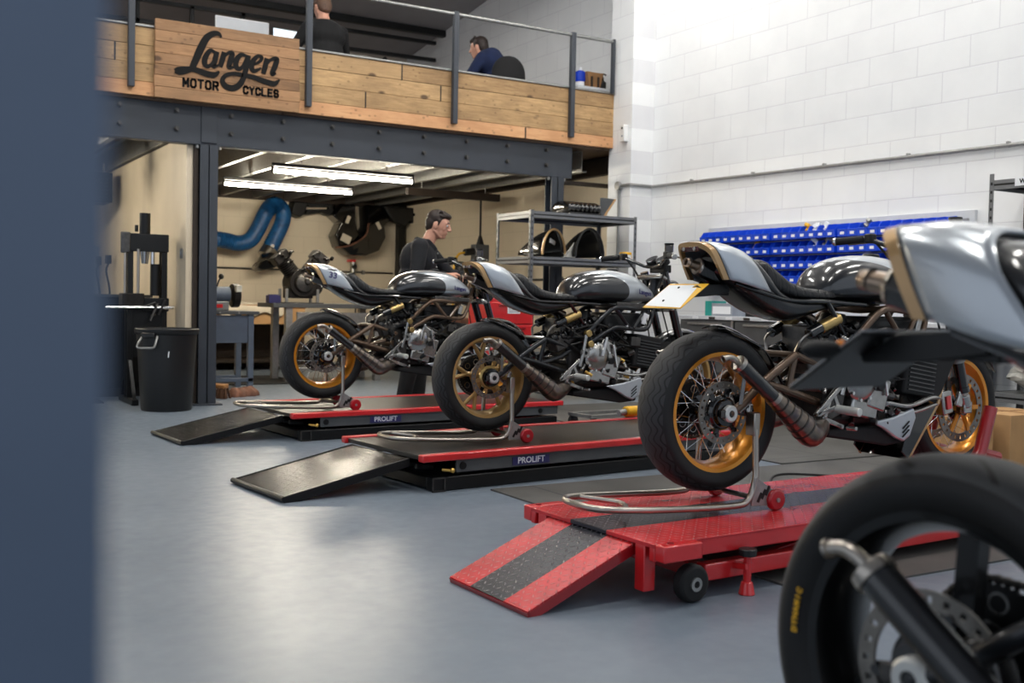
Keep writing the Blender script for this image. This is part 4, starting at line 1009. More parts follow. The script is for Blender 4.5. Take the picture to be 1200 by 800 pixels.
def lift_black(name, label, ox, oy, yaw, W, wordx):
    # origin: front left deck corner nearest the camera; x along the lift, y across
    t = thing(name, label, 'motorcycle lift', (ox, oy, 0), yaw); Lg = 2.36; K = Mt['black_metal']
    MB().box(0.02, Lg-.02, .045, W-.045, .165, .19).build('deck', Mt['deck_black'], t, bevel=.003)
    for y0 in (0, W-.05): MB().box(0, Lg, y0, y0+.05, .16, .2).build('side_rail', Mt['red_paint'], t, bevel=.008)
    pn = MB().box(.22, Lg-.05, .018, .03, .095, .158).build('side_panel', Mt['shelf_grey'], t)
    MB().box(.22, Lg-.05, W-.03, W-.018, .095, .158).build('side_panel', Mt['shelf_grey'], t)
    b = MB(); b.box(wordx-.015, wordx+.24, .014, .018, .104, .15); b.build('badge', Mt['ink_blue'], pn)
    text_mesh('PROLIFT', .048, .0008, Mt['white_ink'], 'badge_word', pn, M_XZ, .0008, 1.05, loc=(wordx+.112, .0132, .127))
    for xx in (.06, .82*Lg):
        b = MB(); b.lathe([(.0, -.006), (.02, -.006), (.022, 0), (0, 0)], (xx+.2, .018, .127), (0, 1, 0), 14); b.build('plug', K, pn)
    for y0 in (.02, W-.09): MB().box(.08, Lg-.05, y0, y0+.07, .0, .075).build('base_beam', K, t, bevel=.006)
    for x0 in (.08, 1.2, Lg-.12):
        MB().box(x0, x0+.07, .09, W-.09, .01, .07).build('base_crossbeam', K, t, bevel=.006)
    b = MB(); b.box(.07, .15, .012, .02, .0, .008); b.box(.07, .15, .012, .02, .068, .076); b.box(.07, .078, .012, .02, .0, .076); b.box(.142, .15, .012, .02, .0, .076); b.build('tube_mouth', Mt['alu_dark'], t)
    for (xa, xb) in ((.3, 1.2), (1.1, 2.0)):
        for y0 in (.12, W-.12): MB().bar((xa, y0, .06), (xb, y0, .15), .03, .04).build('scissor_arm', K, t, bevel=.004)
    for yy in (.1, .2, .34): MB().cyl((.02, yy, .13), (.12, yy, .12), .014, n=8).build('latch', K, t)
    b = MB(); b.cyl((.13, .02, .115), (.17, .0, .11), .008, n=8); b.ball((.18, -.005, .11), .014, 10, 8); b.build('release_knob', Mt['brass'], t)
    # ramp
    Lr = .72; ry0, ry1 = .5*W-.3, .5*W+.31
    r = MB(); a = math.atan2(.145, Lr)
    M = Matrix.Translation((-Lr+.02, 0, .018)) @ Euler((0, -a, 0)).to_matrix().to_4x4()
    r.box(0, Lr, ry0, ry1, 0, .006, M); rp = r.build('ramp', Mt['chequer_black'], t)
    for y0 in (ry0-.012, ry1): MB().box(0, Lr, y0, y0+.012, -.035, .01, M).build('ramp_edge', K, rp, bevel=.003)
    e = MB(); e.cyl(M @ V((0, ry0-.02, -.0)), M @ V((0, ry1+.02, 0)), .014, n=12); e.build('ramp_roller', K, rp)
    # wheel clamp at the far end
    c = MB()
    for yy in (W/2-.09, W/2+.09): c.tube([(Lg-.12, yy, .19), (Lg-.06, yy, .36), (Lg-.02, yy, .42)], .025, 10)
    c.tube([(Lg-.02, W/2-.12, .42), (Lg-.02, W/2+.12, .42)], .025, 10); c.build('wheel_clamp', Mt['red_paint'], t)
    return t
lift_black('motorcycle_lift', 'black deck lift with red rails under the rearmost motorcycle', 2.47, 7.02, rad(4.5), .98, .62)
lift_black('motorcycle_lift', 'black deck lift with red rails under the middle motorcycle with cast wheels', 2.42, 4.90, rad(5.5), .90, .60)

def lift_red(name, label, ox, oy, yaw, W):
    t = thing(name, label, 'motorcycle lift', (ox, oy, 0), yaw); Lg = 2.5; Rm = Mt['red_paint']
    d = MB(); d.box(0, Lg, -W/2, W/2, .195, .21); d.build('deck', Mt['chequer_red'], t, loc=(0, 0, 0), bevel=.002)
    for s in (-1, 1):
        MB().box(.0, Lg, min(s*W/2, s*(W/2-.03)), max(s*W/2, s*(W/2-.03)), .15, .208).build('side_skirt', Rm, t, bevel=.006)
        MB().box(.0, .17, min(s*W/2, s*(W/2+.05)), max(s*W/2, s*(W/2+.05)), .155, .212).build('corner_tab', Rm, t, bevel=.006)
        MB().cyl((.05, s*(W/2+.02), .21), (.05, s*(W/2+.02), .216), .012, n=10).build('tab_bolt', Mt['red_dark'], t)
        MB().box(.25, Lg-.2, min(s*(W/2-.07), s*(W/2-.02)), max(s*(W/2-.07), s*(W/2-.02)), .05, .11).build('base_beam', Rm, t, bevel=.006)
        MB().box(.0, .05, min(s*(W/2-.1), s*(W/2-.05)), max(s*(W/2-.1), s*(W/2-.05)), .04, .2).build('end_post', Rm, t, bevel=.004)
        w = MB().cyl((.16, s*(W/2-.02), .065), (.16, s*(W/2+.03), .065), .065, n=28).build('wheel', Mt['black_rubber'], t, bevel=.012)
        MB().lathe([(.012, -.004), (.024, -.004), (.024, .004), (.012, .004)], (.16, s*(W/2+.032), .065), (0, s, 0), 18, closed=True).build('hub_ring', Mt['galv'], w)
        b = MB(); b.cyl((.4, s*(W/2+.03), .0), (.4, s*(W/2+.03), .045), .03, .02, n=12); b.cyl((.4, s*(W/2+.03), .04), (.4, s*(W/2+.03), .15), .014, n=10)
        j = b.build('levelling_foot', Rm, t, bevel=.003)
        MB().cyl((.4, s*(W/2+.03), .135), (.4, s*(W/2+.03), .16), .032, n=12).build('adjuster_knob', Mt['black_plastic'], j, bevel=.004)
        MB().bar((.4, s*(W/2-.04), .09), (.4, s*(W/2+.04), .1), .04, .02).build('foot_bracket', Rm, t)
        for xa, xb in ((.5, 1.4), (1.2, 2.1)): MB().bar((xa, s*(W/2-.1), .06), (xb, s*(W/2-.1), .18), .03, .045).build('scissor_arm', Mt['red_dark'], t, bevel=.004)
    for x0 in (.25, 1.25, Lg-.25): MB().box(x0, x0+.06, -W/2+.05, W/2-.05, .05, .1).build('base_crossbeam', Rm, t, bevel=.005)
    Lr = .48; a = math.atan2(.185, Lr-.02); h = .245
    M = Matrix.Translation((-Lr+.06, 0, .012)) @ Euler((0, -a, 0)).to_matrix().to_4x4()
    r = MB(); r.box(0, Lr/math.cos(a)-.02, -h, h, 0, .008); rp = r.build('ramp', Mt['chequer_red'], t, loc=(-Lr+.06, .0, .012), rot=(0, -a, 0))
    e = MB()
    for s in (-1, 1): e.box(0, Lr/math.cos(a)-.02, min(s*h, s*(h-.012)), max(s*h, s*(h-.012)), -.03, .002)
    e.box(-.004, .006, -h, h, -.012, .004)
    e.build('ramp_edge', Mt['red_dark'], rp, weld=0)
    MB().bar((-.25, -.12, .07), (.3, .1, .12), .03, .03).build('ramp_strut', Mt['black_metal'], t)
    c = MB()
    for yy in (-.14, .14):
        c.tube([(1.98, yy, .19), (2.13, yy, .36), (2.2, yy, .56)], .03, 12); c.tube([(2.13, yy, .36), (2.27, yy, .33)], .022, 10)
    c.tube([(1.98, -.14, .22), (1.98, .14, .22)], .03, 12)
    c.build('wheel_clamp', Mt['red_dark'], t)
    MB().box(1.9, 2.4, -.2, .2, .205, .23).build('clamp_plate', Rm, t, bevel=.004)
    return t
lift_red('motorcycle_lift', 'red chequer-plate lift with a black centre strip, nearest complete lift', 2.19, 3.10, rad(2.5), .72)

def stand(name, label, x, y, zdeck, axle_z, yaw=0):
    # hooks under the swing arm at the axle, wheels on the deck
    t = thing(name, label, 'paddock stand', (x, y, zdeck), yaw); top = axle_z-zdeck-.06; S = Mt['stainless']; w = .17
    b = MB()
    P = []
    for s in (-1, 1):
        q = [(.1, s*.16, top), (.1, s*.165, top-.12), (.095, s*w, .12), (.06, s*w, .045), (-.02, s*w, .03), (-.3, s*w, .04), (-.52, s*.15, .052), (-.6, s*.1, .055)]
        P.append(q)
    pts = P[0]+[(-.615, 0, .055)]+P[1][::-1]
    b.tube(pts, .0125, 12, smooth=6); b.build('tubular_frame', S, t)
    b = MB(); b.tube([(-.5, -.15, .05), (-.42, 0, .045), (-.5, .15, .05)], .01, 10, smooth=5); b.build('cross_tube', S, t); MB().tube([(.07, -w, .06), (.07, w, .06)], .01, 10).build('cross_tube', S, t)
    for s in (-1, 1):
        p = MB(); p.prism([(.085, .135), (.1, .13), (.2, .068), (.216, .054), (.218, .034), (.2, .018), (.07, .025)], s*(w+.008)-.004, s*(w+.008)+.004, 'y'); pl = p.build('wheel_bracket', Mt['galv'], t, bevel=.002)
        for k in range(3):
            MB().cbox((.11+.02*k, s*(w+.0125), .055+.012*k), (.012, .003, .04), (0, .5, 0)).build('bracket_slot', Mt['black_metal'], pl)
        MB().cyl((.19, s*w-.03, .042), (.19, s*w-.001, .042), .042, n=24).build('wheel', Mt['red_poly'], t, bevel=.008)
        MB().cyl((.19, s*w-.035, .042), (.19, s*(w+.016), .042), .009, n=8).build('wheel_bolt', Mt['galv'], t)
        MB().cbox((.1, s*.145, top+.02), (.03, .05, .09)).build('hook_pad', S, t, bevel=.004)
    return t
stand('paddock_stand', 'stainless paddock stand under the rearmost motorcycle', 2.795, 7.336, .19, .58)
stand('paddock_stand', 'stainless paddock stand under the middle motorcycle with cast wheels', 3.025, 5.363, .19, .562)
stand('paddock_stand', 'stainless paddock stand with red wheels on the red chequered lift', 2.818, 3.191, .21, .586)
# loose things near the lifts
t = thing('hand_tool', 'yellow air tool lying on the far rail of the middle lift', 'tool', (4.62, 6.02, .2), rad(8))
MB().cyl((-.08, 0, .04), (.16, 0, .04), .038, n=16).build('body', Mt['yellow'], t, bevel=.008)
MB().cyl((-.14, 0, .03), (-.08, 0, .04), .022, n=12).build('nose', Mt['galv'], t)
MB().cbox((.1, -.03, .02), (.1, .05, .035)).build('grip', Mt['black_rubber'], t, bevel=.006)
t = thing('floor_dolly', 'low wheeled dolly on the grey matting behind the middle motorcycle', 'dolly', (5.1, 6.95, .008), .1)
b = MB(); b.bar((-.3, -.1, .1), (.4, -.1, .1), .04, .025); b.bar((-.3, .15, .1), (.4, .15, .1), .04, .025); b.bar((-.28, -.1, .1), (-.28, .15, .1), .04, .025); b.bar((.38, -.1, .1), (.38, .15, .1), .04, .025); b.build('frame', Mt['galv'], t)
for x in (-.26, .36):
    for y in (-.1, .15): MB().cyl((x, y-.015, .045), (x, y+.015, .045), .045, n=18).build('castor', Mt['black_rubber'], t, bevel=.006)
o = MB().tube([(4.2, 4.25, .014), (4.6, 4.55, .014), (5.0, 4.3, .014), (5.6, 4.5, .014)], .007, 6, smooth=8).build('air_line', Mt['black_rubber']); tag(o, 'thin black air line lying on the grey matting behind the red lift', 'hose')
# ------------------------------------------------------------------ motorcycles
# all parts in axle coordinates: x forward, y to the bike's left, z up, rear axle at the origin
AX = .315
FX, FZ = 1.45, -.03
def tyre(name, R, W, m, parent, rb=.222):
    h = W/2
    pr = [(rb, -h*.72), (rb+.02, -h*.92), (rb+.045, -h), (R-.035, -h*.97), (R-.02, -h*.86), (R-.008, -h*.58), (R-.002, -h*.28), (R, 0)]
    pr = pr+[(r, -y) for r, y in pr[-2::-1]]+[(rb-.008, h*.6), (rb-.008, -h*.6)]
    return MB().lathe(pr, axis=(0, 1, 0), n=96, closed=True).build(name, m, parent, ang=50)
def disc(parent, y, ro, ri, m, name='brake_disc'):
    b = MB(); n = 72; bands = [ri, ri+(ro-ri)*.3, ri+(ro-ri)*.7, ro]
    for z in range(n):
        a0, a1 = 2*PI*z/n, 2*PI*(z+1)/n
        for k in range(3):
            if k == 1 and z % 3 == 0: continue
            v = []
            for yy in (y-.0025, y+.0025):
                for (r, a) in ((bands[k], a0), (bands[k+1], a0), (bands[k+1], a1), (bands[k], a1)): v.append((r*math.cos(a), yy, r*math.sin(a)))
            b.add(v, [(0,1,2,3),(7,6,5,4),(0,4,5,1),(1,5,6,2),(2,6,7,3),(3,7,4,0)])
    return b.build(name, m, parent, weld=0, flat=True)
def wheel(root, name, loc, kind, rear, M):
    rb = .222; W = .165 if rear else .12; R = .315 if rear else .297; hw = W*.405
    if not rear: rb = .213
    pr = [(rb+.012, -hw-.004), (rb-.004, -hw-.002), (rb-.013, -hw+.012), (rb-.02, -hw*.4), (rb-.026, 0), (rb-.02, hw*.4), (rb-.012, hw-.012), (rb-.004, hw+.002), (rb+.012, hw+.004), (rb+.006, hw-.004), (rb-.004, hw-.014), (rb-.014, 0), (rb-.004, -hw+.014), (rb+.006, -hw+.004)]
    rim = MB().lathe(pr, axis=(0, 1, 0), n=72, closed=True)
    if kind == 'cast':
        ns = 5 if M['wheel'] is Mt['gold_cast'] else 6
        for k in range(ns):
            a = 2*PI*k/ns+.47
            d = V((math.cos(a), 0, math.sin(a)))
            if ns == 5:
                for s in (-1, 1):
                    e = V((math.cos(a+s*.2), 0, math.sin(a+s*.2)))
                    rim.tube([d*.05, d*.11+e*.0, e*(rb-.018)], [.017, .013, .012], 8, sx=.9)
            else:
                rim.bar(d*.05, d*(rb-.012), .034, .03, (0, 1, 0))
    w = rim.build(name, M['wheel'], root, loc=loc)
    tyre('tyre', R, W, M['tyre'], w, rb)
    hub = MB(); hh = .06 if rear else .05
    hub.lathe([(.012, -hh-.04), (.034, -hh-.04), (.036, -hh), (.058, -hh+.004), (.058, -hh+.012), (.036, -hh+.02), (.032, 0), (.036, hh-.02), (.058, hh-.012), (.058, hh-.004), (.034, hh), (.03, hh+.03), (.012, hh+.03)], axis=(0, 1, 0), n=28, closed=True)
    hb = hub.build('hub', M['wheel'] if kind == 'cast' else Mt['black_gloss'], w)
    if kind == 'wire':
        for k in range(36):
            a = 2*PI*k/36; side = -1 if k % 2 else 1; cr = .62 if (k//2) % 2 else -.62
            p0 = V((.055*math.cos(a+cr), side*(hh-.006), .055*math.sin(a+cr))); p1 = V(((rb-.02)*math.cos(a), side*.008, (rb-.02)*math.sin(a)))
            MB().tube([p0, p1], .0016, 5).build('spoke', Mt['chrome'], w)
    if rear:
        # right side: disc carrier, disc, hub nut; left side: sprocket
        b = MB(); b.lathe([(.03, -.085), (.05, -.085), (.055, -.078), (.055, -.06), (.03, -.06)], axis=(0, 1, 0), n=24, closed=True)
        for k in range(6):
            a = 2*PI*k/6+.2; d = V((math.cos(a), 0, math.sin(a)))
            b.bar(d*.04+V((0, -.076, 0)), d*.098+V((0, -.076, 0)), .02, .012, (0, 1, 0)); b.cyl(d*.09+V((0, -.09, 0)), d*.09+V((0, -.07, 0)), .009, n=8)
        b.lathe([(.03, -.094), (.06, -.09), (.068, -.08), (.068, -.074), (.03, -.074)], axis=(0, 1, 0), n=32, closed=True)
        b.build('disc_carrier', M['carrier'], w)
        disc(w, -.083, .122, .094, Mt['disc_steel'])
        b = MB(); b.lathe([(.014, -.136), (.027, -.136), (.033, -.131), (.033, -.116), (.014, -.116)], axis=(0, 1, 0), n=28, closed=True); b.build('axle_nut', Mt['nut_silver'], w)
        b = MB(); b.lathe([(0, -.132), (.016, -.132), (.016, -.112), (.05, -.108), (.056, -.092), (.056, -.086), (0, -.086)], axis=(0, 1, 0), n=28); b.build('hub_cap', Mt['black_gloss'], w)
        sp = MB(); n = 45; ro, ri = .112, .1
        outer = []
        for k in range(n*2): a = PI*k/n; r = ro if k % 2 else ro-.008; outer.append((r*math.cos(a), r*math.sin(a)))
        sp.prism(outer, .088, .094, 'y')
        s_ = sp.build('sprocket', Mt['black_metal'], w)
        for k in range(8):
            a = 2*PI*k/8; q = V((.078*math.cos(a), 0, .078*math.sin(a)))
            MB().lathe([(.014, .0865), (.018, .0865), (.018, .0955), (.014, .0955)], q, (0, 1, 0), 14, closed=True).build('lightening_hole', Mt['alu'], w)
    else:
        for y in (-.068, .068): disc(w, y, .155, .118, Mt['disc_steel'])
        b = MB()
        for y in (-.068, .068):
            for k in range(6):
                a = 2*PI*k/6; d = V((math.cos(a), 0, math.sin(a))); b.bar(d*.035+V((0, y, 0)), d*.122+V((0, y, 0)), .02, .008, (0, 1, 0))
        b.build('disc_carrier', M['wheel'], w)
    return w

def sec(x, zb, zt, hw, n=28, pw=2.4, flat=.35):
    # closed cross-section ring in YZ: superellipse top, flatter underside
    r = []; zc = zb+(zt-zb)*flat
    for j in range(n):
        a = 2*PI*j/n; c, s = math.cos(a), math.sin(a)
        cy = math.copysign(abs(c)**(2/pw), c); cz = math.copysign(abs(s)**(2/pw), s)
        r.append(V((x, hw*cy, zc+(zt-zc)*cz if s >= 0 else zc+(zc-zb)*cz)))
    return r
def smooth_secs(S, k=4):
    P = catmull([V((a, b, c)) for a, b, c, d in S], k); D = catmull([V((d, 0, 0)) for a, b, c, d in S], k)
    return [(p.x, p.y, p.z, max(.004, d.x)) for p, d in zip(P, D)]

def make_bike(label, loc, yaw, v):
    root = thing('motorcycle', label, 'motorcycle', (loc[0], loc[1], loc[2]-AX), yaw, None)
    O = (0, 0, AX)
    def bd(mb, name, m, parent=None, **k):
        if parent is None: return mb.build(name, m, root, loc=O, **k)
        return mb.build(name, m, parent, **k)
    K, FR = Mt['black_metal'], v['frame']
    rw = wheel(root, 'rear_wheel', O, v['kind'], True, v)
    fw = wheel(root, 'front_wheel', (FX, 0, AX+FZ), v['kind'], False, v)
    if v.get('yellow_word'):
        for k, ch in enumerate('DYNAMIC'):
            a = rad(180-2.5*k)
            # letters stand on the near sidewall, following its curve
            R_ = .25; M = Matrix.Translation((R_*math.cos(a), -.0832, R_*math.sin(a))) @ Euler((0, -(a-PI/2), 0)).to_matrix().to_4x4() @ M_XZ
            text_mesh(ch, .0135, .0006, Mt['yellow'], 'sidewall_letter', rw, M, .0006)
    # swing arm: trellis on both sides, joined across
    b = MB()
    for s in (-1, 1):
        y = s*.118
        P = dict(A=(-.0, y, .0), B=(.17, y, .115), C=(.352, s*.11, .222), E=(.31, s*.115, .08), F=(.47, s*.1, .115), G=(.55, s*.09, .16), H=(.52, s*.1, .02))
        b.tube([P['A'], (.06, y, .03), P['B'], P['C']], .0165, 12, smooth=4); b.tube([P['C'], P['G']], .015, 10)
        b.tube([P['B'], P['E'], P['H']], .0155, 10, smooth=4); b.tube([P['C'], P['E']], .013, 10); b.tube([P['E'], P['F'], P['G']], .013, 10)
        b.cbox((-.005, y, .0), (.05, .02, .035))
    b.tube([(.352, -.11, .222), (.352, .11, .222)], .014, 10); b.tube([(.53, -.1, .09), (.53, .1, .09)], .026, 14)
    sa = bd(b, 'swing_arm', FR)
    for s in (-1, 1): bd(MB().cbox((-.035, s*.13, .0), (.03, .006, .03)), 'axle_block', Mt['alu_dark'], sa, bevel=.004)
    # chain
    lp = [V((.115*math.cos(a), .092, .115*math.sin(a))) for a in [rad(80+200*k/16) for k in range(17)]]+[V((.56+.035*math.cos(a), .092, .06+.035*math.sin(a))) for a in [rad(-100+200*k/8) for k in range(9)]]
    dl = []
    for p, q in zip(lp, lp[1:]+lp[:1]):
        m = max(1, int((q-p).length/.008))
        dl += [p.lerp(q, i/m) for i in range(m)]
    b = MB(); n_ = len(dl); b.tube(dl, [(.0078 if i % 2 else .0062) for i in range(n_)], 6, closed=True)
    bd(b, 'chain', Mt['alu_dark'], flat=True)
    # main trellis frame
    b = MB()
    for s in (-1, 1):
        y = s*.15
        top = [(.625, y, .262), (.78, y, .392), (.87, y, .412), (1.0, s*.135, .405), (1.15, s*.09, .42), (1.2, s*.05, .44)]
        low = [(.64, y, .2), (.80, y, .285), (.88, y, .29), (1.06, s*.13, .28), (1.12, s*.11, .33), (1.16, s*.09, .42)]
        b.tube(top, .0145, 12, smooth=4); b.tube(low, .0145, 12, smooth=4)
        b.tube([(.83, y, .4), (.93, y, .288)], .012, 10); b.tube([(.96, y, .287), (1.08, s*.11, .41)], .012, 10)
        b.tube([(.64, y, .2), (.625, y, .262)], .016, 10)
    for x, z, w in ((.86, .412, .15), (.87, .29, .15), (1.05, .28, .13)): b.tube([(x, -w, z), (x, w, z)], .012, 10)
    b.cyl((1.17, 0, .38), (1.245, 0, .60), .032, n=18)
    fr = bd(b, 'trellis_frame', FR)
    for s in (-1, 1):
        for (x, z) in ((.622, .255), (.638, .192)):
            bd(MB().cyl((x, s*.135, z), (x, s*.172, z), .021, n=18), 'frame_clamp', Mt['gold_anod'], fr, bevel=.004)
        bd(MB().cbox((1.06, s*.13, .345), (.03, .01, .07), (0, .3, 0)), 'frame_gusset', Mt['tag_white'] if v['kind'] == 'cast' else Mt['alu'], fr, bevel=.003)
    # black engine mount plates and pivot ring
    for s in (-1, 1):
        b = MB(); b.tube([(.61, s*.155, .245), (.585, s*.16, .13), (.56, s*.165, .06)], .012, 10)
        ml = bd(b, 'mount_link', Mt['alu'])
        bd(MB().lathe([(.012, -.01), (.026, -.01), (.026, .01), (.012, .01)], (.6, s*.16, .14), (0, 1, 0), 20, closed=True), 'pivot_ring', Mt['galv'], ml)
    # rear subframe / tail underside
    S = smooth_secs([(-.03, .53, .60, .06), (.03, .49, .625, .1), (.10, .445, .60, .115), (.18, .40, .555, .118), (.27, .37, .50, .112), (.36, .355, .465, .105), (.46, .375, .45, .11), (.56, .405, .445, .12), (.68, .42, .44, .13), (.80, .425, .44, .12)])
    b = MB(); b.loft([sec(*q, pw=2.6, flat=.6) for q in S]); bd(b, 'tail_underside', Mt['carbon'])
    for s in (-1, 1):
        b = MB(); b.tube([(.03, s*.1, .5), (.16, s*.122, .465), (.3, s*.122, .44), (.5, s*.13, .437), (.72, s*.135, .428)], .009, 10, smooth=4)
        b.tube([(.5, s*.128, .44), (.62, s*.12, .3)], .011, 10)
        bd(b, 'subframe_rail', Mt['black_gloss'])
    # seat
    S = smooth_secs([(.165, .50, .578, .06), (.205, .49, .600, .10), (.26, .465, .566, .112), (.33, .45, .517, .124), (.42, .445, .495, .128), (.52, .445, .489, .118), (.585, .45, .483, .1), (.605, .455, .472, .07)])
    b = MB(); b.loft([sec(*q, pw=3.2, flat=.3) for q in S]); bd(b, 'seat', Mt['seat'], ang=60)
    # carbon hump between cowl and seat
    S = smooth_secs([(.04, .52, .627, .09), (.09, .50, .625, .108), (.14, .485, .604, .118), (.19, .47, .555, .124), (.26, .44, .478, .122), (.36, .43, .448, .118), (.5, .425, .442, .122), (.62, .42, .438, .13)])
    b = MB(); b.loft([sec(*q, pw=3.0, flat=.4) for q in S]); bd(b, 'seat_pan', Mt['carbon'], ang=60)
    # silver tail cowl: ruled between the rear edge and the diagonal front edge
    rear = [(-.012, -.108, .513), (-.04, -.106, .565), (-.07, -.096, .622), (-.092, -.07, .648), (-.1, -.03, .655), (-.1, 0, .656)]
    front = [(.188, -.132, .470), (.145, -.131, .53), (.108, -.122, .58), (.08, -.09, .622), (.062, -.04, .640), (.06, 0, .642)]
    rear = rear+[(x, -y, z) for x, y, z in rear[-2::-1]]; front = front+[(x, -y, z) for x, y, z in front[-2::-1]]
    rear = catmull([V(p) for p in rear], 4); front = catmull([V(p) for p in front], 4)
    rings = []
    for i in range(9):
        u = i/8; ring = []
        for a, c in zip(rear, front):
            p = a.lerp(c, u); n_ = V((0, p.y*.5, (p.z-.5))).normalized(); ring.append(p+n_*.010*math.sin(PI*u))
        rings.append(ring)
    b = MB(); b.loft(rings, cap=False, closed=False); tc = bd(b, 'tail_cowl', Mt['silver_paint'], solid=.006, ang=60)
    # gold surround of the rear opening
    def off(p, d, sc): return V((p.x+d, p.y*sc, .5+(p.z-.5)*sc))
    rg = [[off(p, -.022, .985) for p in rear], [off(p, .004, 1.012) for p in rear], [off(p, .006, .9) for p in rear], [off(p, -.018, .86) for p in rear], [off(p, -.022, .985) for p in rear]]
    b = MB(); b.loft(rg, cap=False, closed=False); bd(b, 'tail_surround', Mt['gold_paint'], tc, ang=50)
    b = MB(); b.loft([[off(p, .002, 1.018) for p in rear], [off(p, .007, 1.018) for p in rear]], cap=False, closed=False); bd(b, 'tail_seam', Mt['black_gloss'], tc, solid=.003)
    b = MB(); b.cbox((-.112, 0, .628), (.012, .1, .022), (0, -.3, 0)); tl = bd(b, 'tail_light', Mt['clear_tail'], tc, bevel=.006)
    for yy in (-.03, .03): bd(MB().lathe([(0, -.002), (.007, -.002), (.008, 0), (0, 0)], (-.12, yy, .628), (1, 0, 0), 12), 'led', Mt['galv'], tl)
    bd(MB().cbox((.05, 0, .57), (.06, .17, .12)), 'tail_interior', Mt['black_plastic'], tc, bevel=.02)
    if v.get('number'):
        for body, sz, dx, dz in (('33', .062, .03, .575), ('LANGEN', .017, .03, .617)):
            M = Matrix.Translation((dx, -.1265 if body == '33' else -.1175, dz)) @ Euler((rad(-17), 0, 0)).to_matrix().to_4x4() @ Euler((0, rad(12), rad(-6))).to_matrix().to_4x4() @ M_XZ
            text_mesh(body, sz, .0012, Mt['ink_blue'] if body == '33' else Mt['ink'], 'race_number' if body == '33' else 'tail_word', tc, M, .0018 if body == '33' else .0006)
    # fuel tank
    S = smooth_secs([(.53, .455, .495, .06), (.555, .443, .548, .1), (.605, .436, .595, .13), (.69, .432, .626, .148), (.80, .43, .640, .157), (.90, .43, .637, .158), (1.0, .434, .618, .150), (1.08, .44, .58, .132), (1.15, .452, .53, .1), (1.19, .465, .49, .05)], 5)
    b = MB(); b.loft([sec(*q, n=40, pw=2.35, flat=.38) for q in S]); tk = bd(b, 'fuel_tank', Mt['tank'], ang=70)
    b = MB(); b.lathe([(0, .012), (.03, .012), (.036, .006), (.038, -.01), (0, -.01)], (.9, 0, .638), (0, 0, 1), 24); bd(b, 'filler_cap', Mt['black_metal'], tk)
    for s in (-1, 1):
        M = Matrix.Translation((1.045, s*.151, .505)) @ Euler((0, 0, rad(14*s*-1))).to_matrix().to_4x4() @ Euler((rad(8*s), rad(6), 0)).to_matrix().to_4x4() @ M_XZ
        if s > 0: M = M @ Matrix.Rotation(PI, 4, 'Y')
        text_mesh('Langen', .042, .001, Mt['ink_blue'], 'tank_script', tk, M, .001, 1.0)
    for s in (-1, 1): bd(MB().cbox((.98, s*.146, .425), (.3, .012, .03), (0, .04, -s*.03)), 'tank_strip', Mt['alu_dark'], tk, bevel=.004)
    # rear mudguard hugging the tyre
    b = MB(); rings = []
    for k in range(15):
        a = rad(92-72*k/14); r = .332+.004*math.sin(k); h = .078 if k > 1 else .05
        rings.append([V((r*math.cos(a)+.012, y_, r*math.sin(a)-abs(y_)**2*5)) for y_ in (-h, -h*.7, -h*.3, 0, h*.3, h*.7, h)])
    rings.append([V((.36, y_, .1)) for y_ in (-.07, -.05, -.02, 0, .02, .05, .07)])
    b.loft(rings, cap=False, closed=False)
    if not v.get('yellow_word'): bd(b, 'rear_mudguard', Mt['black_gloss'], solid=.004, ang=60)
    # shock absorbers with springs and gold reservoirs
    for s in (-1, 1):
        p0, p1 = V((.36, s*.075, .195)), V((.76, s*.095, .35)); d = (p1-p0)
        b = MB(); b.tube([p0, p0+d*.55], .018, 12); b.tube([p0+d*.5, p1], .012, 10); b.ball(p0, .02, 10, 8); b.ball(p1, .02, 10, 8); b.cyl(p0+d*.12, p0+d*.18, .034, n=18); b.cyl(p0+d*.82, p0+d*.88, .034, n=18)
        sh = bd(b, 'shock_absorber', K)
        u = d.cross(V((0, 1, 0))).normalized(); w_ = d.normalized().cross(u); cp = []
        for k in range(9*12+1): a = 2*PI*k/12; cp.append(p0+d*(.18+.64*k/108)+(u*math.cos(a)+w_*math.sin(a))*.030)
        bd(MB().tube(cp, .0058, 6), 'spring', Mt['black_gloss'], sh)
        q0, q1 = V((.425, s*.105, .305)), V((.585, s*.115, .372))
        rs = bd(MB().cyl(q0+(q1-q0)*.38, q1, .026, n=20), 'reservoir', Mt['gold_anod'], sh, bevel=.004)
        bd(MB().cyl(q0, q0+(q1-q0)*.4, .024, n=18), 'reservoir_cap', Mt['black_gloss'], rs, bevel=.004)
        bd(MB().tube([q0, V((.39, s*.1, .28)), V((.38, s*.08, .23))], .006, 6, smooth=4), 'shock_hose', Mt['stainless'], sh)
    # engine
    Ae = v['engine']
    b = MB(); b.loft([[V((x, y_, z)) for y_, z in ((-.11, -.06), (-.115, .1), (-.09, .2), (.09, .2), (.115, .1), (.11, -.06), (.07, -.09), (-.07, -.09))] for x in (.52, .6, .78, .86)])
    en = bd(b, 'engine_case', Mt['cast_dark'], bevel=.015)
    b = MB(); b.lathe([(0, -.066), (.03, -.064), (.07, -.055), (.088, -.036), (.092, 0), (0, 0)], (.70, -.11, .115), (0, 1, 0), 36); b.cbox((.80, -.135, .06), (.11, .05, .14), (0, .3, 0)); b.cbox((.78, -.13, .17), (.12, .05, .07), (0, .5, 0)); b.cbox((.72, -.13, -.005), (.16, .045, .07), (0, .2, 0))
    cv = bd(b, 'engine_cover', Mt['alu'], en, bevel=.01)
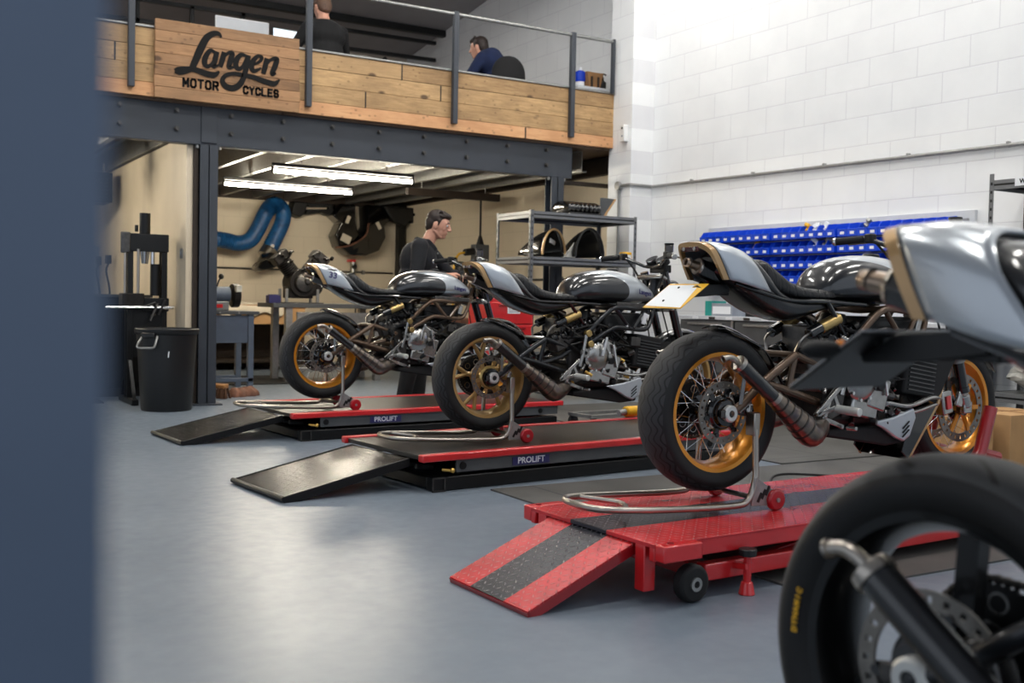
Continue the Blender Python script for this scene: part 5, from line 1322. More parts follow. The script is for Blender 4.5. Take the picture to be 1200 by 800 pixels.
    b = MB(); b.lathe([(0, -.06), (.06, -.055), (.085, -.03), (.09, 0), (0, 0)], (.72, .115, .09), (0, -1, 0), 32); bd(b, 'left_cover', Mt['alu'], en)
    for k in range(9):
        a = 2*PI*k/9+.3; bd(MB().cyl((.70+.082*math.cos(a), -.165, .115+.082*math.sin(a)), (.70+.082*math.cos(a), -.13, .115+.082*math.sin(a)), .007, n=8), 'cover_bolt', Mt['chrome'], en)
    b = MB()
    for k in range(7): a = rad(20+22*k); b.bar((.70+.03*math.cos(a), -.166, .115+.03*math.sin(a)), (.70+.075*math.cos(a), -.158, .115+.075*math.sin(a)), .008, .008)
    b.bar((.735, -.19, .235), (.705, -.19, .12), .018, .014, (0, 1, 0)); b.bar((.80, -.17, .19), (.83, -.17, .05), .014, .012, (0, 1, 0))
    bd(b, 'cover_rib', Mt['chrome'], cv, bevel=.003)
    bd(MB().cyl((.79, -.175, .09), (.79, -.15, .09), .02, n=16), 'oil_plug', K, cv, bevel=.003)
    # two cylinders with fins
    for (c0, ax) in (((.80, 0, .17), (.62, 0, .50)), ((.66, 0, .19), (.1, 0, .99)), ((.84, 0, .06), (.98, 0, .12))):
        d = V(ax).normalized(); c0 = V(c0); b = MB()
        for k in range(8): b.cyl(c0+d*(.02+.016*k), c0+d*(.029+.016*k), .072, n=20)
        b.cyl(c0, c0+d*.15, .056, n=16); b.cyl(c0+d*.15, c0+d*.2, .066, .05, n=16)
        bd(b, 'cylinder', Mt['black_metal'], en)
    for k in range(46):       # small hardware on the right flank
        x = rnd.uniform(.46, 1.0); z = rnd.uniform(-.06, .3); y_ = -.105-rnd.uniform(0, .03)
        if (x-.7)**2+(z-.115)**2 < .0085: continue
        m = rnd.choice([Mt['alu'], Mt['alu_dark'], K, K, Mt['black_gloss'], Mt['brass'] if rnd.random() < .3 else K])
        b = MB(); b.cyl((x, y_, z), (x+rnd.uniform(-.04, .04), y_-.025, z+rnd.uniform(-.04, .04)), rnd.uniform(.007, .018), n=9)
        bd(b, 'fastener', m, en, bevel=.002)
    for k in range(13):       # hoses and leads
        p = V((rnd.uniform(.42, .7), rnd.uniform(-.13, -.06), rnd.uniform(.12, .33))); q = V((rnd.uniform(.8, 1.12), rnd.uniform(-.14, -.05), rnd.uniform(.02, .33)))
        m_ = (p+q)/2+V((0, -.03, rnd.uniform(-.1, .08)))
        bd(MB().tube([p, m_, q], rnd.uniform(.004, .010), 7, smooth=7), 'engine_hose', Mt['black_rubber'] if rnd.random() < .8 else Mt['alu_dark'], en)
    b = MB(); b.cyl((.50, -.07, .19), (.60, -.07, .25), .035, n=16); b.cbox((.47, -.06, .2), (.1, .1, .09), (0, -.4, 0)); b.cbox((.55, 0, .28), (.16, .18, .12)); bd(b, 'carburettor', Mt['alu_dark'], en, bevel=.008)
    b = MB(); b.cbox((.92, 0, .33), (.3, .2, .1)); bd(b, 'airbox', Mt['black_plastic'], bevel=.02)
    # radiators and their copper front edge
    b = MB(); b.cbox((1.09, 0, .14), (.20, .26, .2), (0, .15, 0)); rd = bd(b, 'radiator', Mt['black_rubber'], bevel=.01)
    for k in range(9): bd(MB().cbox((1.09+.002*k, -.132, .06+.018*k), (.17, .006, .006), (0, .15, 0)), 'radiator_fin', Mt['black_gloss'], rd)
    bd(MB().cbox((.985, -.135, .205), (.07, .03, .055), (0, .1, 0)), 'relay_box', Mt['alu_dark'], rd, bevel=.004)
    for s in (-1, 1): bd(MB().bar((1.335, s*.09, .2), (1.2, s*.135, .0), .014, .01, (0, 1, 0)), 'radiator_edge', Mt['gold_paint'], rd, bevel=.002)
    for s in (-1, 1): bd(MB().prism([(1.15, .02), (1.17, .2), (1.32, .2), (1.2, .0)], s*.128-.003, s*.128+.003, 'y'), 'radiator_shroud', Mt['black_rubber'], rd, bevel=.002)
    bd(MB().tube([(.85, -.14, .02), (1.0, -.145, .0), (1.15, -.14, .03), (1.24, -.12, .02)], .01, 8, smooth=5), 'coolant_pipe', Mt['alu'], rd); bd(MB().tube([(.86, -.13, -.02), (1.02, -.14, -.03), (1.2, -.13, .0)], .009, 8, smooth=5), 'coolant_pipe', Mt['alu'], rd)
    # belly pan and lower scoop
    for s in (-1, 1):
        b = MB(); P = [(.77, -.062), (.9, -.045), (1.03, -.01), (1.045, -.05), (1.01, -.13), (.97, -.152), (.92, -.135), (.84, -.09)]
        b.loft([[V((x, s*.13, z)) for x, z in P], [V((.93+(x-.93)*1.0, s*.145, z)) for x, z in P], [V((.93+(x-.93)*.96, s*.152, -.08+(z+.08)*.94)) for x, z in P]])
        bp_ = bd(b, 'belly_pan', Mt['silver_paint'], bevel=.005)
        for k in range(3): bd(MB().bar((.955, s*.154, -.095-.018*k), (.995, s*.154, -.065-.018*k), .004, .006, (0, 1, 0)), 'vent_slot', Mt['black_rubber'], bp_)
    b = MB(); b.loft([[V((.56, -.1, -.09)), V((.56, .1, -.09)), V((.56, .1, -.12)), V((.56, -.1, -.12))], [V((.9, -.12, -.08)), V((.9, .12, -.08)), V((.9, .12, -.17)), V((.9, -.12, -.17))], [V((1.02, -.12, -.03)), V((1.02, .12, -.03)), V((1.02, .12, -.16)), V((1.02, -.12, -.16))]]); bd(b, 'belly_tray', Mt['black_rubber'], bevel=.01)
    if v.get('scoop'):
        for s in (-1, 1):
            b = MB(); b.prism([(1.04, -.02), (1.21, .01), (1.02, -.235), (.98, -.2)], s*.13-.004, s*.13+.004, 'y'); sc = bd(b, 'lower_scoop', Mt['black_gloss'], bevel=.003)
            bd(MB().bar((1.215, s*.13, .01), (1.02, s*.13, -.238), .016, .008, (0, 1, 0)), 'scoop_edge', Mt['gold_paint'], sc, bevel=.002)
        bd(MB().prism([(1.18, -.0), (1.21, .01), (1.05, -.225), (1.02, -.235)], -.13, .13, 'y'), 'scoop_front', Mt['black_gloss'], bevel=.002)
    # exhausts: low pair
    for s in (-1, 1):
        ez = v.get('exhaust_dz', 0); y = s*.19; a0, a1 = V((-.02, y, .195+ez)), V((.165, y+s*.0, .06+ez)); d = (a1-a0).normalized()
        b = MB(); b.tube([(.64, s*.05, -.01), (.54, s*.09, -.045+ez), (.45, s*.15, -.07+ez), a1+d*.25, a1+d*.19], [.026, .032, .044, .052, .052], 16, smooth=5); b.tube([a1+d*.20, a1], [.053, .031], 18)
        ex = bd(b, 'exhaust_header', Mt['heat'])
        for t_ in (.04, .08, .12, .16, .2): 
            c = a1+d*t_; r = .031+.022*t_/.2; bd(MB().lathe([(r-.002, -.003), (r+.003, -.003), (r+.003, .003), (r-.002, .003)], c, d, 20, closed=True), 'weld_ring', Mt['alu_dark'], ex)
        mf = bd(MB().cyl(a0, a1, .029, n=24), 'muffler', Mt['carbon'], ex, bevel=.002)
        for c, L in ((a0, .012), (a1, .014)):
            bd(MB().lathe([(.010 if c is a0 else .02, -L), (.0315, -L), (.033, -.004), (.033, .006), (.02, .006)], c, d, 24, closed=True), 'muffler_band', Mt['stainless'], ex)
        n_ = V((-d.z, 0, d.x))
        tp = MB(); tp.tube([a0+d*.01, a0-d*.02, a0-d*.05+V((-.008, 0, -.004)), a0-d*.06+V((-.035, 0, -.016))], .012, 16, smooth=5, cap=False); bd(tp, 'exhaust_tip', Mt['stainless'], ex, solid=.0016)
        bd(MB().lathe([(0, -.001), (.0118, -.001), (.0118, .001), (0, .001)], a0-d*.055+V((-.018, 0, -.009)), (1, 0, .3), 16), 'tip_bore', Mt['black_rubber'], ex)
        bd(MB().lathe([(.0115, -.003), (.015, -.003), (.015, .003), (.0115, .003)], a0-d*.06+V((-.033, 0, -.0155)), (1, 0, .38), 18, closed=True), 'tip_ring', Mt['stainless'], ex)
        bd(MB().bar(a0+d*.06+V((0, -s*.02, 0)), V((.05, s*.125, .03)), .014, .006), 'muffler_hanger', Mt['alu'], ex)
    # under-tail pair
    for s in (0,):
        ux = v.get('up_dx', 0); y = -.012; a0, a1 = V((-.085+ux, y, .562)), V((.10, y, .505)); d = (a1-a0).normalized()
        ex = bd(MB().tube([a1, a1+d*.2, (.55, 0, .36)], [.03, .026, .024], 14, smooth=4), 'upper_exhaust', Mt['heat'])
        bd(MB().cyl(a0, a1, .036, .04, n=6), 'upper_muffler', Mt['carbon'], ex, bevel=.004)
        bd(MB().lathe([(.02, -.005), (.031, -.005), (.034, .004), (.02, .004)], a0, d, 20, closed=True), 'muffler_band', Mt['stainless'], ex)
        tp = MB(); tp.tube([a0+d*.02, a0-d*.015, a0-d*.065+V((0, 0, -.004))], [.022, .0175, .0165], 18, smooth=3, cap=False); bd(tp, 'exhaust_tip', Mt['titanium'], ex, solid=.002)
        bd(MB().lathe([(0, -.001), (.02, -.001), (.0155, .001), (0, .001)], a0-d*.045, (1, 0, -.2), 16), 'tip_bore', Mt['black_rubber'], ex)
    # foot controls
    for s in (-1, 1):
        y = s*.165; b = MB()
        b.bar((.425, y, -.015), (.56, y, .1), .02, .012, (0, 1, 0)); b.bar((.425, y, -.015), (.55, y, .015), .02, .012, (0, 1, 0)); b.bar((.52, y, .06), (.55, y, .0), .018, .01, (0, 1, 0)); b.bar((.47, y, -.03), (.50, y, .05), .016, .01, (0, 1, 0))
        fb = bd(b, 'footrest_bracket', Mt['alu'], bevel=.003)
        bd(MB().cyl((.535, y, .005), (.548, y+s*.11, .0), .0175, n=16), 'foot_peg', Mt['nut_silver'], fb, bevel=.003)
        b = MB(); b.bar((.46, y-s*.005, -.03), (.60, y-s*.02, -.075), .02, .01, (0, 1, 0)); b.cyl((.60, y, -.075), (.60, y+s*.05, -.075), .009, n=10); bd(b, 'foot_lever', Mt['alu'], fb, bevel=.003)
        bd(MB().prism([(.44, -.02), (.56, .09), (.62, .08), (.6, -.02), (.52, -.05)], s*.13-.004, s*.13+.004, 'y'), 'heel_guard', Mt['alu_dark'], fb, bevel=.003)
    # rear caliper
    b = MB(); b.cbox((.098, -.09, .035), (.05, .05, .09), (0, -.35, 0)); ca_ = bd(b, 'rear_caliper', Mt['gold_anod'] if v['wheel'] is Mt['gold_cast'] else Mt['black_gloss'], bevel=.006)
    bd(MB().cbox((.075, -.118, .03), (.075, .012, .028), (0, -.6, 0)).cbox((.105, -.118, .0), (.02, .012, .07), (0, .2, 0)), 'caliper_bracket', Mt['alu'], ca_, bevel=.004)
    for z in (.01, .06): bd(MB().cyl((.1, -.12, z), (.1, -.11, z), .011, n=12), 'caliper_bolt', Mt['chrome'], ca_)
    # fork, clamps, bars
    T = V((1.228, 0, .62)); Bq = V((FX-.01, 0, FZ)); d = (Bq-T).normalized()
    for s in (-1, 1):
        o_ = V((0, s*.1, 0)); p = T+o_+V((-.0, 0, .02))
        b = MB(); b.tube([p, p+d*.62], [.026, .026], 20); b.tube([p+d*.60, p+d*.625], [.029, .029], 20)
        fl = bd(b, 'fork_leg', Mt['black_gloss'])
        bd(MB().tube([p+d*.62, p+d*.66], .021, 18), 'fork_slider', Mt['stainless'], fl)
        b = MB(); b.tube([p+d*.64, p+d*.70], [.026, .024], 16); b.cbox(p+d*.70, (.055, .03, .055)); b.cbox(p+d*.66+V((-.035, 0, 0)), (.04, .02, .07), (0, .3, 0)); bd(b, 'fork_foot', Mt['alu'], fl, bevel=.006)
        bd(MB().lathe([(.025, -.012), (.031, -.012), (.031, .012), (.025, .012)], p+d*.47, d, 20, closed=True), 'fork_band', Mt['galv'], fl)
        b = MB(); b.cbox((FX-.13, s*.075, FZ+.03), (.07, .05, .11), (0, -.2, 0)); fc_ = bd(b, 'front_caliper', Mt['alu'], bevel=.008)
        bd(MB().cbox((FX-.13, s*.103, FZ+.03), (.03, .008, .06), (0, -.2, 0)), 'caliper_badge', Mt['red_paint'] if s < 0 else K, fc_, bevel=.002)
        bd(MB().tube([(FX-.12, s*.08, FZ+.08), (FX-.16, s*.1, .2), (1.22, s*.08, .45)], .005, 6, smooth=6), 'brake_line', Mt['black_rubber'], fc_)
    for q in (.02, .22): bd(MB().cbox(T+d*q+V((-.01, 0, 0)), (.08, .25, .028), (0, rad(18), 0)), 'triple_clamp', Mt['alu'], bevel=.01)
    b = MB(); b.tube([(1.09, -.36, .725), (1.14, -.25, .735), (1.19, -.14, .70), (1.215, -.06, .675), (1.215, .06, .675), (1.19, .14, .70), (1.14, .25, .735), (1.09, .36, .725)], .0115, 12, smooth=6)
    hbar = bd(b, 'handlebar', Mt['black_gloss'])
    for s in (-1, 1):
        gd = V((-.05, s*.11, -.01)).normalized(); g0 = V((1.14, s*.25, .735))
        bd(MB().tube([g0, g0+gd*.13], .0175, 14), 'grip', Mt['black_rubber'], hbar, bevel=.002)
        bd(MB().cyl(g0+gd*.128, g0+gd*.142, .019, n=14), 'bar_end', Mt['chrome'], hbar, bevel=.003)
        bd(MB().cbox(g0-gd*.03, (.045, .04, .045)), 'switch_pod', K, hbar, bevel=.008)
        bd(MB().tube([g0-gd*.03+V((.03, 0, 0)), g0+V((.07, 0, -.008)), g0+gd*.12+V((.07, 0, -.01))], .006, 8, smooth=5), 'lever', Mt['alu'], hbar)
        bd(MB().tube([g0-gd*.04, (1.2, s*.12, .6), (1.15, s*.08, .45)], .006, 6, smooth=6), 'control_cable', Mt['black_rubber'], hbar)
    b = MB(); b.cyl((1.17, -.215, .755), (1.17, -.215, .80), .027, n=18); rs = bd(b, 'brake_reservoir', Mt['lens_smoke'], hbar, bevel=.004)
    bd(MB().cyl((1.17, -.215, .80), (1.17, -.215, .812), .029, n=18), 'reservoir_lid', K, rs, bevel=.003)
    b = MB(); b.cyl((1.27, -.05, .685), (1.25, -.05, .72), .042, n=22); b.cyl((1.27, .05, .685), (1.25, .05, .72), .042, n=22); b.cbox((1.28, 0, .66), (.05, .16, .05)); dg_ = bd(b, 'instrument_pod', K, bevel=.006)
    for s in (-1, 1): bd(MB().lathe([(.034, 0), (.042, 0), (.042, .006), (.034, .006)], (1.249, s*.05, .721), (-.5, 0, .87), 22, closed=True), 'instrument_ring', Mt['chrome'], dg_)
    b = MB(); b.lathe([(0, -.1), (.05, -.09), (.085, -.05), (.092, 0), (.092, .012), (.08, .012), (.078, .0), (0, .018)], (1.37, 0, .50), (1, 0, 0), 32); hl = bd(b, 'headlamp', Mt['black_gloss'])
    bd(MB().lathe([(0, .022), (.05, .018), (.08, .004), (0, .0)], (1.37, 0, .50), (1, 0, 0), 28), 'lamp_lens', Mt['plastic_film'], hl)
    for s in (-1, 1): bd(MB().cbox((1.31, s*.09, .50), (.1, .02, .03)), 'lamp_bracket', Mt['alu'], hl, bevel=.004)
    # front mudguard
    b = MB(); rings = []
    for k in range(12):
        a = rad(35+95*k/11); rings.append([V((FX+.315*math.cos(a), y_, FZ+.315*math.sin(a)-abs(y_)**2*6)) for y_ in (-.064, -.045, -.02, 0, .02, .045, .064)])
    b.loft(rings, cap=False, closed=False); bd(b, 'front_mudguard', Mt['carbon'], solid=.004, ang=60)
    # number plate hanger
    if v.get('plate'):
        P0, P1 = V((-.115, 0, .495)), V((-.25, 0, .40)); d = (P1-P0).normalized(); nn = V((d.z, 0, -d.x))
        if nn.z < 0: nn = -nn
        b = MB(); b.bar((.06, 0, .462), (-.12, 0, .468), .07, .02)
        for s in (-1, 1):
            b.prism([(.05, .50), (-.10, .49), (-.165, .452), (-.16, .44), (-.04, .45), (.05, .465)], s*.045-.004, s*.045+.004, 'y')
            b.cyl((-.13, s*.045, .478), (-.13, s*.06, .478), .007, n=8)
        hg = bd(b, 'plate_hanger', Mt['black_metal'], bevel=.003)
        for s in ((-1, 1) if v['plate'] is not Mt['yellow'] else ()):
            bd(MB().tube([(-.15, s*.05, .47), (-.165, s*.1, .465)], .007, 8), 'indicator_stalk', Mt['black_rubber'], hg)
            iq = bd(MB().ball((-.17, s*.135, .463), (.02, .045, .015), 14, 10), 'indicator', Mt['black_rubber'], hg)
            bd(MB().ball((-.163, s*.1, .466), (.010, .012, .012), 10, 8), 'indicator_lens', Mt['amber'], iq)
        M = Matrix(((d.x, 0, nn.x, P0.x), (0, 1, 0, 0), (d.z, 0, nn.z, P0.z), (0, 0, 0, 1)))
        L_ = .165
        b = MB(); b.box(0, L_, -.114, .114, -.003, 0, M); pl = bd(b, 'number_plate', v['plate'], bevel=.001)
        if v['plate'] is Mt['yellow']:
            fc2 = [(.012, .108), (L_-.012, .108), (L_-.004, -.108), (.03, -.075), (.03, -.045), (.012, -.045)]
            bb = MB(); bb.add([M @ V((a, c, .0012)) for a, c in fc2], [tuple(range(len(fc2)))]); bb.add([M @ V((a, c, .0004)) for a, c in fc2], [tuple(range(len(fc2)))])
            bd(bb, 'plate_glare', Mt['tag_white'], pl)  # ceiling reflection painted as white over the yellow plate
            bd(MB().prism([(.012, -.06), (.03, -.1), (.022, -.055)], 0, .0015, 'z', M=M), 'plate_glyph', Mt['ink'], pl)
            for q in ((.03, .03), (.12, .03)): bd(MB().cyl(M @ V((q[0], q[1], 0)), M @ V((q[0], q[1], .004)), .005, n=8), 'plate_screw', K, pl)
        else:
            bd(MB().box(.0, L_, -.118, .118, -.009, -.003, M), 'plate_backing', Mt['black_plastic'], pl, bevel=.002)
    # left-over wiring under the seat
    for k in range(5): bd(MB().tube([(.42+.03*k, -.09, .36), (.46+.04*k, -.11, .31-.01*k), (.56+.03*k, -.1, .34)], .004, 6, smooth=5), 'wire', Mt['black_rubber'])
    return root
VW = dict(kind='wire', wheel=Mt['gold_rim'], tyre=Mt['tyre_wavy'], frame=Mt['bronze_frame'], engine=Mt['alu'], carrier=Mt['black_gloss'])
VC = dict(kind='cast', wheel=Mt['gold_cast'], tyre=Mt['tyre_wavy'], frame=Mt['dark_frame'], engine=Mt['alu'], carrier=Mt['gold_anod'])
VB = dict(kind='cast', wheel=Mt['black_wheel'], tyre=Mt['tyre_sport'], frame=Mt['dark_frame'], engine=Mt['alu'], carrier=Mt['black_gloss'], plate=Mt['grey_box'], yellow_word=True, exhaust_dz=-.04, up_dx=-.045)
make_bike('rearmost silver motorcycle with gold spoked wheels and a dark 33 on its tail', (2.795, 7.336, .58), 0, dict(VW, number=True))
make_bike('middle silver motorcycle with gold cast wheels and a dark trellis frame', (3.025, 5.363, .562), 0, dict(VC))
make_bike('silver motorcycle with gold spoked wheels and a yellow number plate under painted white glare on the red lift', (2.818, 3.191, .586), 0, dict(VW, plate=Mt['yellow'], scoop=True))
make_bike('nearest motorcycle with black cast wheels, only its tail and rear wheel in view', (1.397, 1.001, .473), rad(-86.2), dict(VB))
# stand and low platform under the nearest motorcycle (below the picture)
stand('paddock_stand', 'stainless paddock stand under the nearest motorcycle', 1.397, 1.001, .1, .473, rad(-86.2))
t = thing('low_platform', 'low black platform under the nearest motorcycle', 'platform', (1.35, .3, 0), rad(-86.2))
MB().box(-1.4, 1.2, -.38, .38, .06, .1).build('deck', Mt['deck_black'], t, bevel=.004)
for y in (-.35, .29): MB().box(-1.35, 1.15, y, y+.06, 0, .06).build('base_beam', Mt['black_metal'], t, bevel=.004)
# ------------------------------------------------------------------ people
def hand(b, wrist, fwd, up, side, curl=.9, s=1.0):
    """palm, four unequal bent fingers and a side thumb, added to the body blob"""
    wrist, fwd, up = V(wrist), V(fwd).normalized(), V(up).normalized(); lat = fwd.cross(up).normalized(); up = lat.cross(fwd)
    for k in range(3): b.cap(wrist, wrist+fwd*.085*s+lat*(.022*(k-1))*s, .021*s, .016*s, 10)
    for k, L in enumerate((.066, .076, .07, .055)):
        p = wrist+fwd*.088*s+lat*(-.031+.0205*k)*s*side; d = fwd; r = .0095*s
        for j, f in enumerate((.42, .32, .26)):
            d = (Matrix.Rotation(-curl*(.6 if j == 0 else .75), 3, lat) @ d).normalized(); q = p+d*L*f*1.25*s; b.cap(p, q, r, r*.92, 8); p = q; r *= .92
    p = wrist+fwd*.03*s-lat*.024*s*side; d = (fwd*.7-lat*.7*side-up*.3).normalized(); q = p+d*.04*s; b.cap(p, q, .013*s, .011*s, 8); d2 = (d+fwd*.5-up*.5).normalized(); b.cap(q, q+d2*.032*s, .011*s, .009*s, 8)
def head(b, c, R):
    """skull, jaw, brow, nose, lips, chin, ears; R turns the +x-facing head; c is the skull centre"""
    def P(x, y, z): return V(c)+R @ V((x, y, z))
    Rm = R
    b.ball(c, (.098, .076, .098), 22, 16, M=Rm); b.ball(P(.028, 0, -.05), (.066, .059, .074), 18, 12, M=Rm); b.ball(P(-.03, 0, .01), (.078, .075, .085), 18, 12, M=Rm)
    b.cap(P(.05, 0, -.098), P(.076, 0, -.096), .024, .017, 12)                 # chin
    for s in (-1, 1):
        b.cap(P(-.005, s*.056, -.065), P(.055, s*.026, -.102), .015, .016, 10) # jaw
        b.ball(P(.062, s*.036, -.03), (.022, .022, .02), 10, 8)                # cheek
        b.cap(P(.082, s*.014, .025), P(.076, s*.044, .022), .0095, .009, 8)    # brow
        b.ball(P(-.004, s*.077, -.018), (.018, .008, .03), 12, 10, M=Rm); b.ball(P(.0, s*.078, -.04), (.009, .006, .012), 8, 6)
    b.cap(P(.092, 0, .018), P(.117, 0, -.026), .009, .0125, 10); b.ball(P(.104, .012, -.031), .0095, 8, 6); b.ball(P(.104, -.012, -.031), .0095, 8, 6)
    b.cap(P(.090, -.014, -.056), P(.090, .014, -.056), .0085, .0085, 8); b.cap(P(.086, -.013, -.07), P(.086, .013, -.07), .009, .009, 8)
def face_bits(parent, c, R):
    def P(x, y, z): return V(c)+R @ V((x, y, z))
    for s in (-1, 1):
        e = MB().ball(P(.083, s*.031, .004), .0115, 12, 8).build('eye', mat('eye_white', (226,222,216), .2, var=0), parent)
        MB().ball(P(.0915, s*.0318, .003), .0055, 10, 8).build('iris', Mt['dark_wood'], e)
        MB().cap(P(.091, s*.016, .030), P(.084, s*.047, .030), .0045, .0035, 8).build('eyebrow', Mt['hair_brown'], parent)
    MB().cap(P(.0975, -.016, -.063), P(.0975, .016, -.063), .0028, .0028, 8).build('mouth', mat('lip', (168,98,86), .5), parent)
def hair(parent, c, R, m, back=1.0):
    def P(x, y, z): return V(c)+R @ V((x, y, z))
    b = MB()
    b.ball(P(-.024, 0, .042), (.092, .082, .080), 20, 14, M=R); b.ball(P(-.05, 0, .0), (.066, .078, .085*back), 18, 12, M=R); b.ball(P(.022, 0, .082), (.075, .066, .034), 18, 12, M=R)
    b.ball(P(-.07, 0, -.045), (.036, .06, .04), 14, 10, M=R)
    for s in (-1, 1): b.cap(P(.018, s*.074, .03), P(.014, s*.073, -.012), .013, .008, 8)
    for k in range(26):
        a = rnd.uniform(-1.4, 1.4); q = rnd.uniform(-.2, 1.2); p = P(.07*math.cos(q)*math.cos(a)-.012, .07*math.sin(a), .062+.055*math.sin(abs(q))); b.cap(p, p+R @ V((.02, .006*math.sin(k), -.004)), .012, .006, 6)
    return b.build('hair', m, parent, remesh=.006, smooth_it=1)

def mechanic():
    # faces +x in his own frame
    loc, yaw = (4.08, 8.43, 0), rad(-33)
    hc = V((.175, 0, 1.655)); R = Euler((0, rad(16), rad(-4))).to_matrix()
    sh = {1: V((.06, .185, 1.44)), -1: V((.04, -.185, 1.445))}
    el = {1: V((.26, .26, 1.22)), -1: V((.02, -.275, 1.17))}
    wr = {1: V((.50, .16, 1.20)), -1: V((.27, -.20, 1.205))}
    hip = {1: V((-.07, .1, .93)), -1: V((-.07, -.1, .93))}
    kn = {1: V((.02, .12, .5)), -1: V((-.02, -.12, .5))}
    an = {1: V((.0, .13, .08)), -1: V((-.1, -.13, .08))}
    b = MB(); head(b, hc, R)
    b.cap(V((.07, 0, 1.46)), V((.135, 0, 1.60)), .06, .053, 16)
    b.ball((.02, 0, 1.34), (.11, .17, .16), 18, 12); b.ball((-.03, 0, 1.12), (.1, .15, .16), 18, 12); b.ball((-.07, 0, .96), (.11, .16, .13), 18, 12)
    for s in (-1, 1):
        b.cap((.04, s*.05, 1.45), sh[s], .06, .055); b.cap(sh[s], el[s], .05, .038); b.cap(el[s], wr[s], .036, .026)
        d = wr[s]-el[s]; hand(b, wr[s], d, (0, 0, 1), s, .8)
        b.cap(hip[s], kn[s], .085, .055); b.cap(kn[s], an[s], .054, .035); b.cap(an[s], an[s]+V((.14, 0, -.04)), .04, .03)
    o = b.build('person', Mt['skin'], None, loc, (0, 0, yaw), remesh=.006, smooth_it=2)
    tag(o, 'person in a dark jacket standing bent over the handlebars of the rearmost motorcycle', 'person')
    face_bits(o, hc, R); hair(o, hc, R, Mt['hair_brown'])
    # jacket
    j = MB()
    j.ball((.02, 0, 1.34), (.15, .205, .18), 20, 14); j.ball((-.03, 0, 1.15), (.145, .19, .2), 20, 14); j.ball((-.06, 0, .98), (.15, .19, .14), 20, 14); j.ball((-.03, 0, 1.33), (.13, .17, .17), 18, 12)
    for s in (-1, 1):
        j.cap((.03, s*.06, 1.455), sh[s], .075, .075); j.cap(sh[s], el[s], .072, .056); j.cap(el[s], el[s].lerp(wr[s], .9), .056, .042)
        for k in range(4): q = sh[s].lerp(el[s], .3+.2*k); j.ball(q, (.072, .068, .03), 12, 8, M=Euler((.3, .4*k, 0)).to_matrix())
        for k in range(3): q = el[s].lerp(wr[s], .1+.25*k); j.ball(q, (.025, .058, .056), 12, 8)
        j.cap((.1, s*.05, 1.50), (.035, s*.075, 1.50), .022, .026, 10); j.cap((.1, s*.05, 1.5), (.155, s*.02, 1.44), .022, .016, 10)
    j.cap((.0, -.06, 1.51), (.0, .06, 1.51), .03, .03, 10)
    jk = j.build('jacket', Mt['navy_cloth'], o, remesh=.010, smooth_it=3)
    for k in range(4): MB().ball((.175-.004*k, -.012, 1.40-.06*k), .008, 10, 8).build('button', Mt['galv'], jk)
    tr = MB()
    for s in (-1, 1): tr.cap(hip[s]+V((0, 0, .02)), kn[s], .112, .08); tr.cap(kn[s], an[s]+V((0, 0, .0)), .08, .062)
    tr.ball((-.07, 0, .97), (.13, .175, .1), 18, 12)
    tr.build('trousers', Mt['black_cloth'], o, remesh=.012, smooth_it=2)
    for s in (-1, 1):
        q = MB(); q.cap(an[s]+V((-.03, 0, -.03)), an[s]+V((.17, 0, -.04)), .048, .038, 12); q.box(an[s].x-.08, an[s].x+.21, an[s].y-.045, an[s].y+.045, 0, .025)
        q.build('shoe', Mt['black_rubber'], o, remesh=.009, smooth_it=2)
mechanic()
def seated(label, loc, yaw, hair_m, cloth, lean, zs, armup=False, hood=False):
    """figure seated on a swivel chair, facing +x"""
    hc = V((.06+lean*.5, 0, 1.20-zs)); R = Euler((0, rad(10), 0)).to_matrix()
    b = MB(); head(b, hc, R); b.cap((.0+lean*.35, 0, 1.0), hc+V((-.02, 0, -.06)), .06, .055, 14)
    b.ball((lean*.2, 0, .88), (.11, .17, .16), 16, 12); b.ball((-.02, 0, .66), (.11, .16, .17), 16, 12)
    t = MB(); t.ball((lean*.22, 0, .90), (.155, .215, .17), 20, 14); t.ball((.0, 0, .72), (.15, .195, .2), 20, 14); t.cap((lean*.3, -.05, 1.0), (lean*.3, .05, 1.0), .055, .055, 12)
    if hood: t.ball((lean*.3-.04, 0, 1.03), (.1, .13, .085), 16, 10); t.ball((lean*.24, 0, .93), (.17, .24, .17), 18, 12)
    tr = MB()
    for s in (-1, 1):
        S_ = V((lean*.3, s*.19, .96)); E_ = V((.10+lean*.3, s*.30, .74)) if not armup else V((.06, s*.33, .76)); W_ = V((.34+lean*.2, s*.18, .735))
        b.cap((lean*.3, s*.05, .98), S_, .055, .05); b.cap(S_, E_, .045, .036); b.cap(E_, W_, .035, .026); hand(b, W_, W_-E_, (0, 0, 1), s, .45)
        t.cap((lean*.3, s*.07, .99), S_, .07, .07); t.cap(S_, E_, .07, .055); t.cap(E_, E_.lerp(W_, .9), .055, .042)
        H_, K_, A_ = V((-.02, s*.1, .52)), V((.42, s*.13, .52)), V((.38, s*.13, .09))
        b.cap(H_, K_, .075, .055); b.cap(K_, A_, .052, .036); b.cap(A_, A_+V((.13, 0, -.04)), .038, .03)
        tr.cap(H_, K_, .095, .075); tr.cap(K_, A_, .072, .058)
    tr.ball((-.02, 0, .56), (.14, .18, .11), 16, 10)
    o = b.build('person', Mt['skin'], None, loc, (0, 0, yaw), remesh=.009, smooth_it=2); tag(o, label, 'person')
    face_bits(o, hc, R); hair(o, hc, R, hair_m)
    t.build('jacket', cloth, o, remesh=.012, smooth_it=3); tr.build('trousers', Mt['black_cloth'], o, remesh=.014, smooth_it=2)
    for s in (-1, 1): MB().cap((.34, s*.13, .045), (.54, s*.13, .04), .045, .038, 12).build('shoe', Mt['black_rubber'], o)
    return o
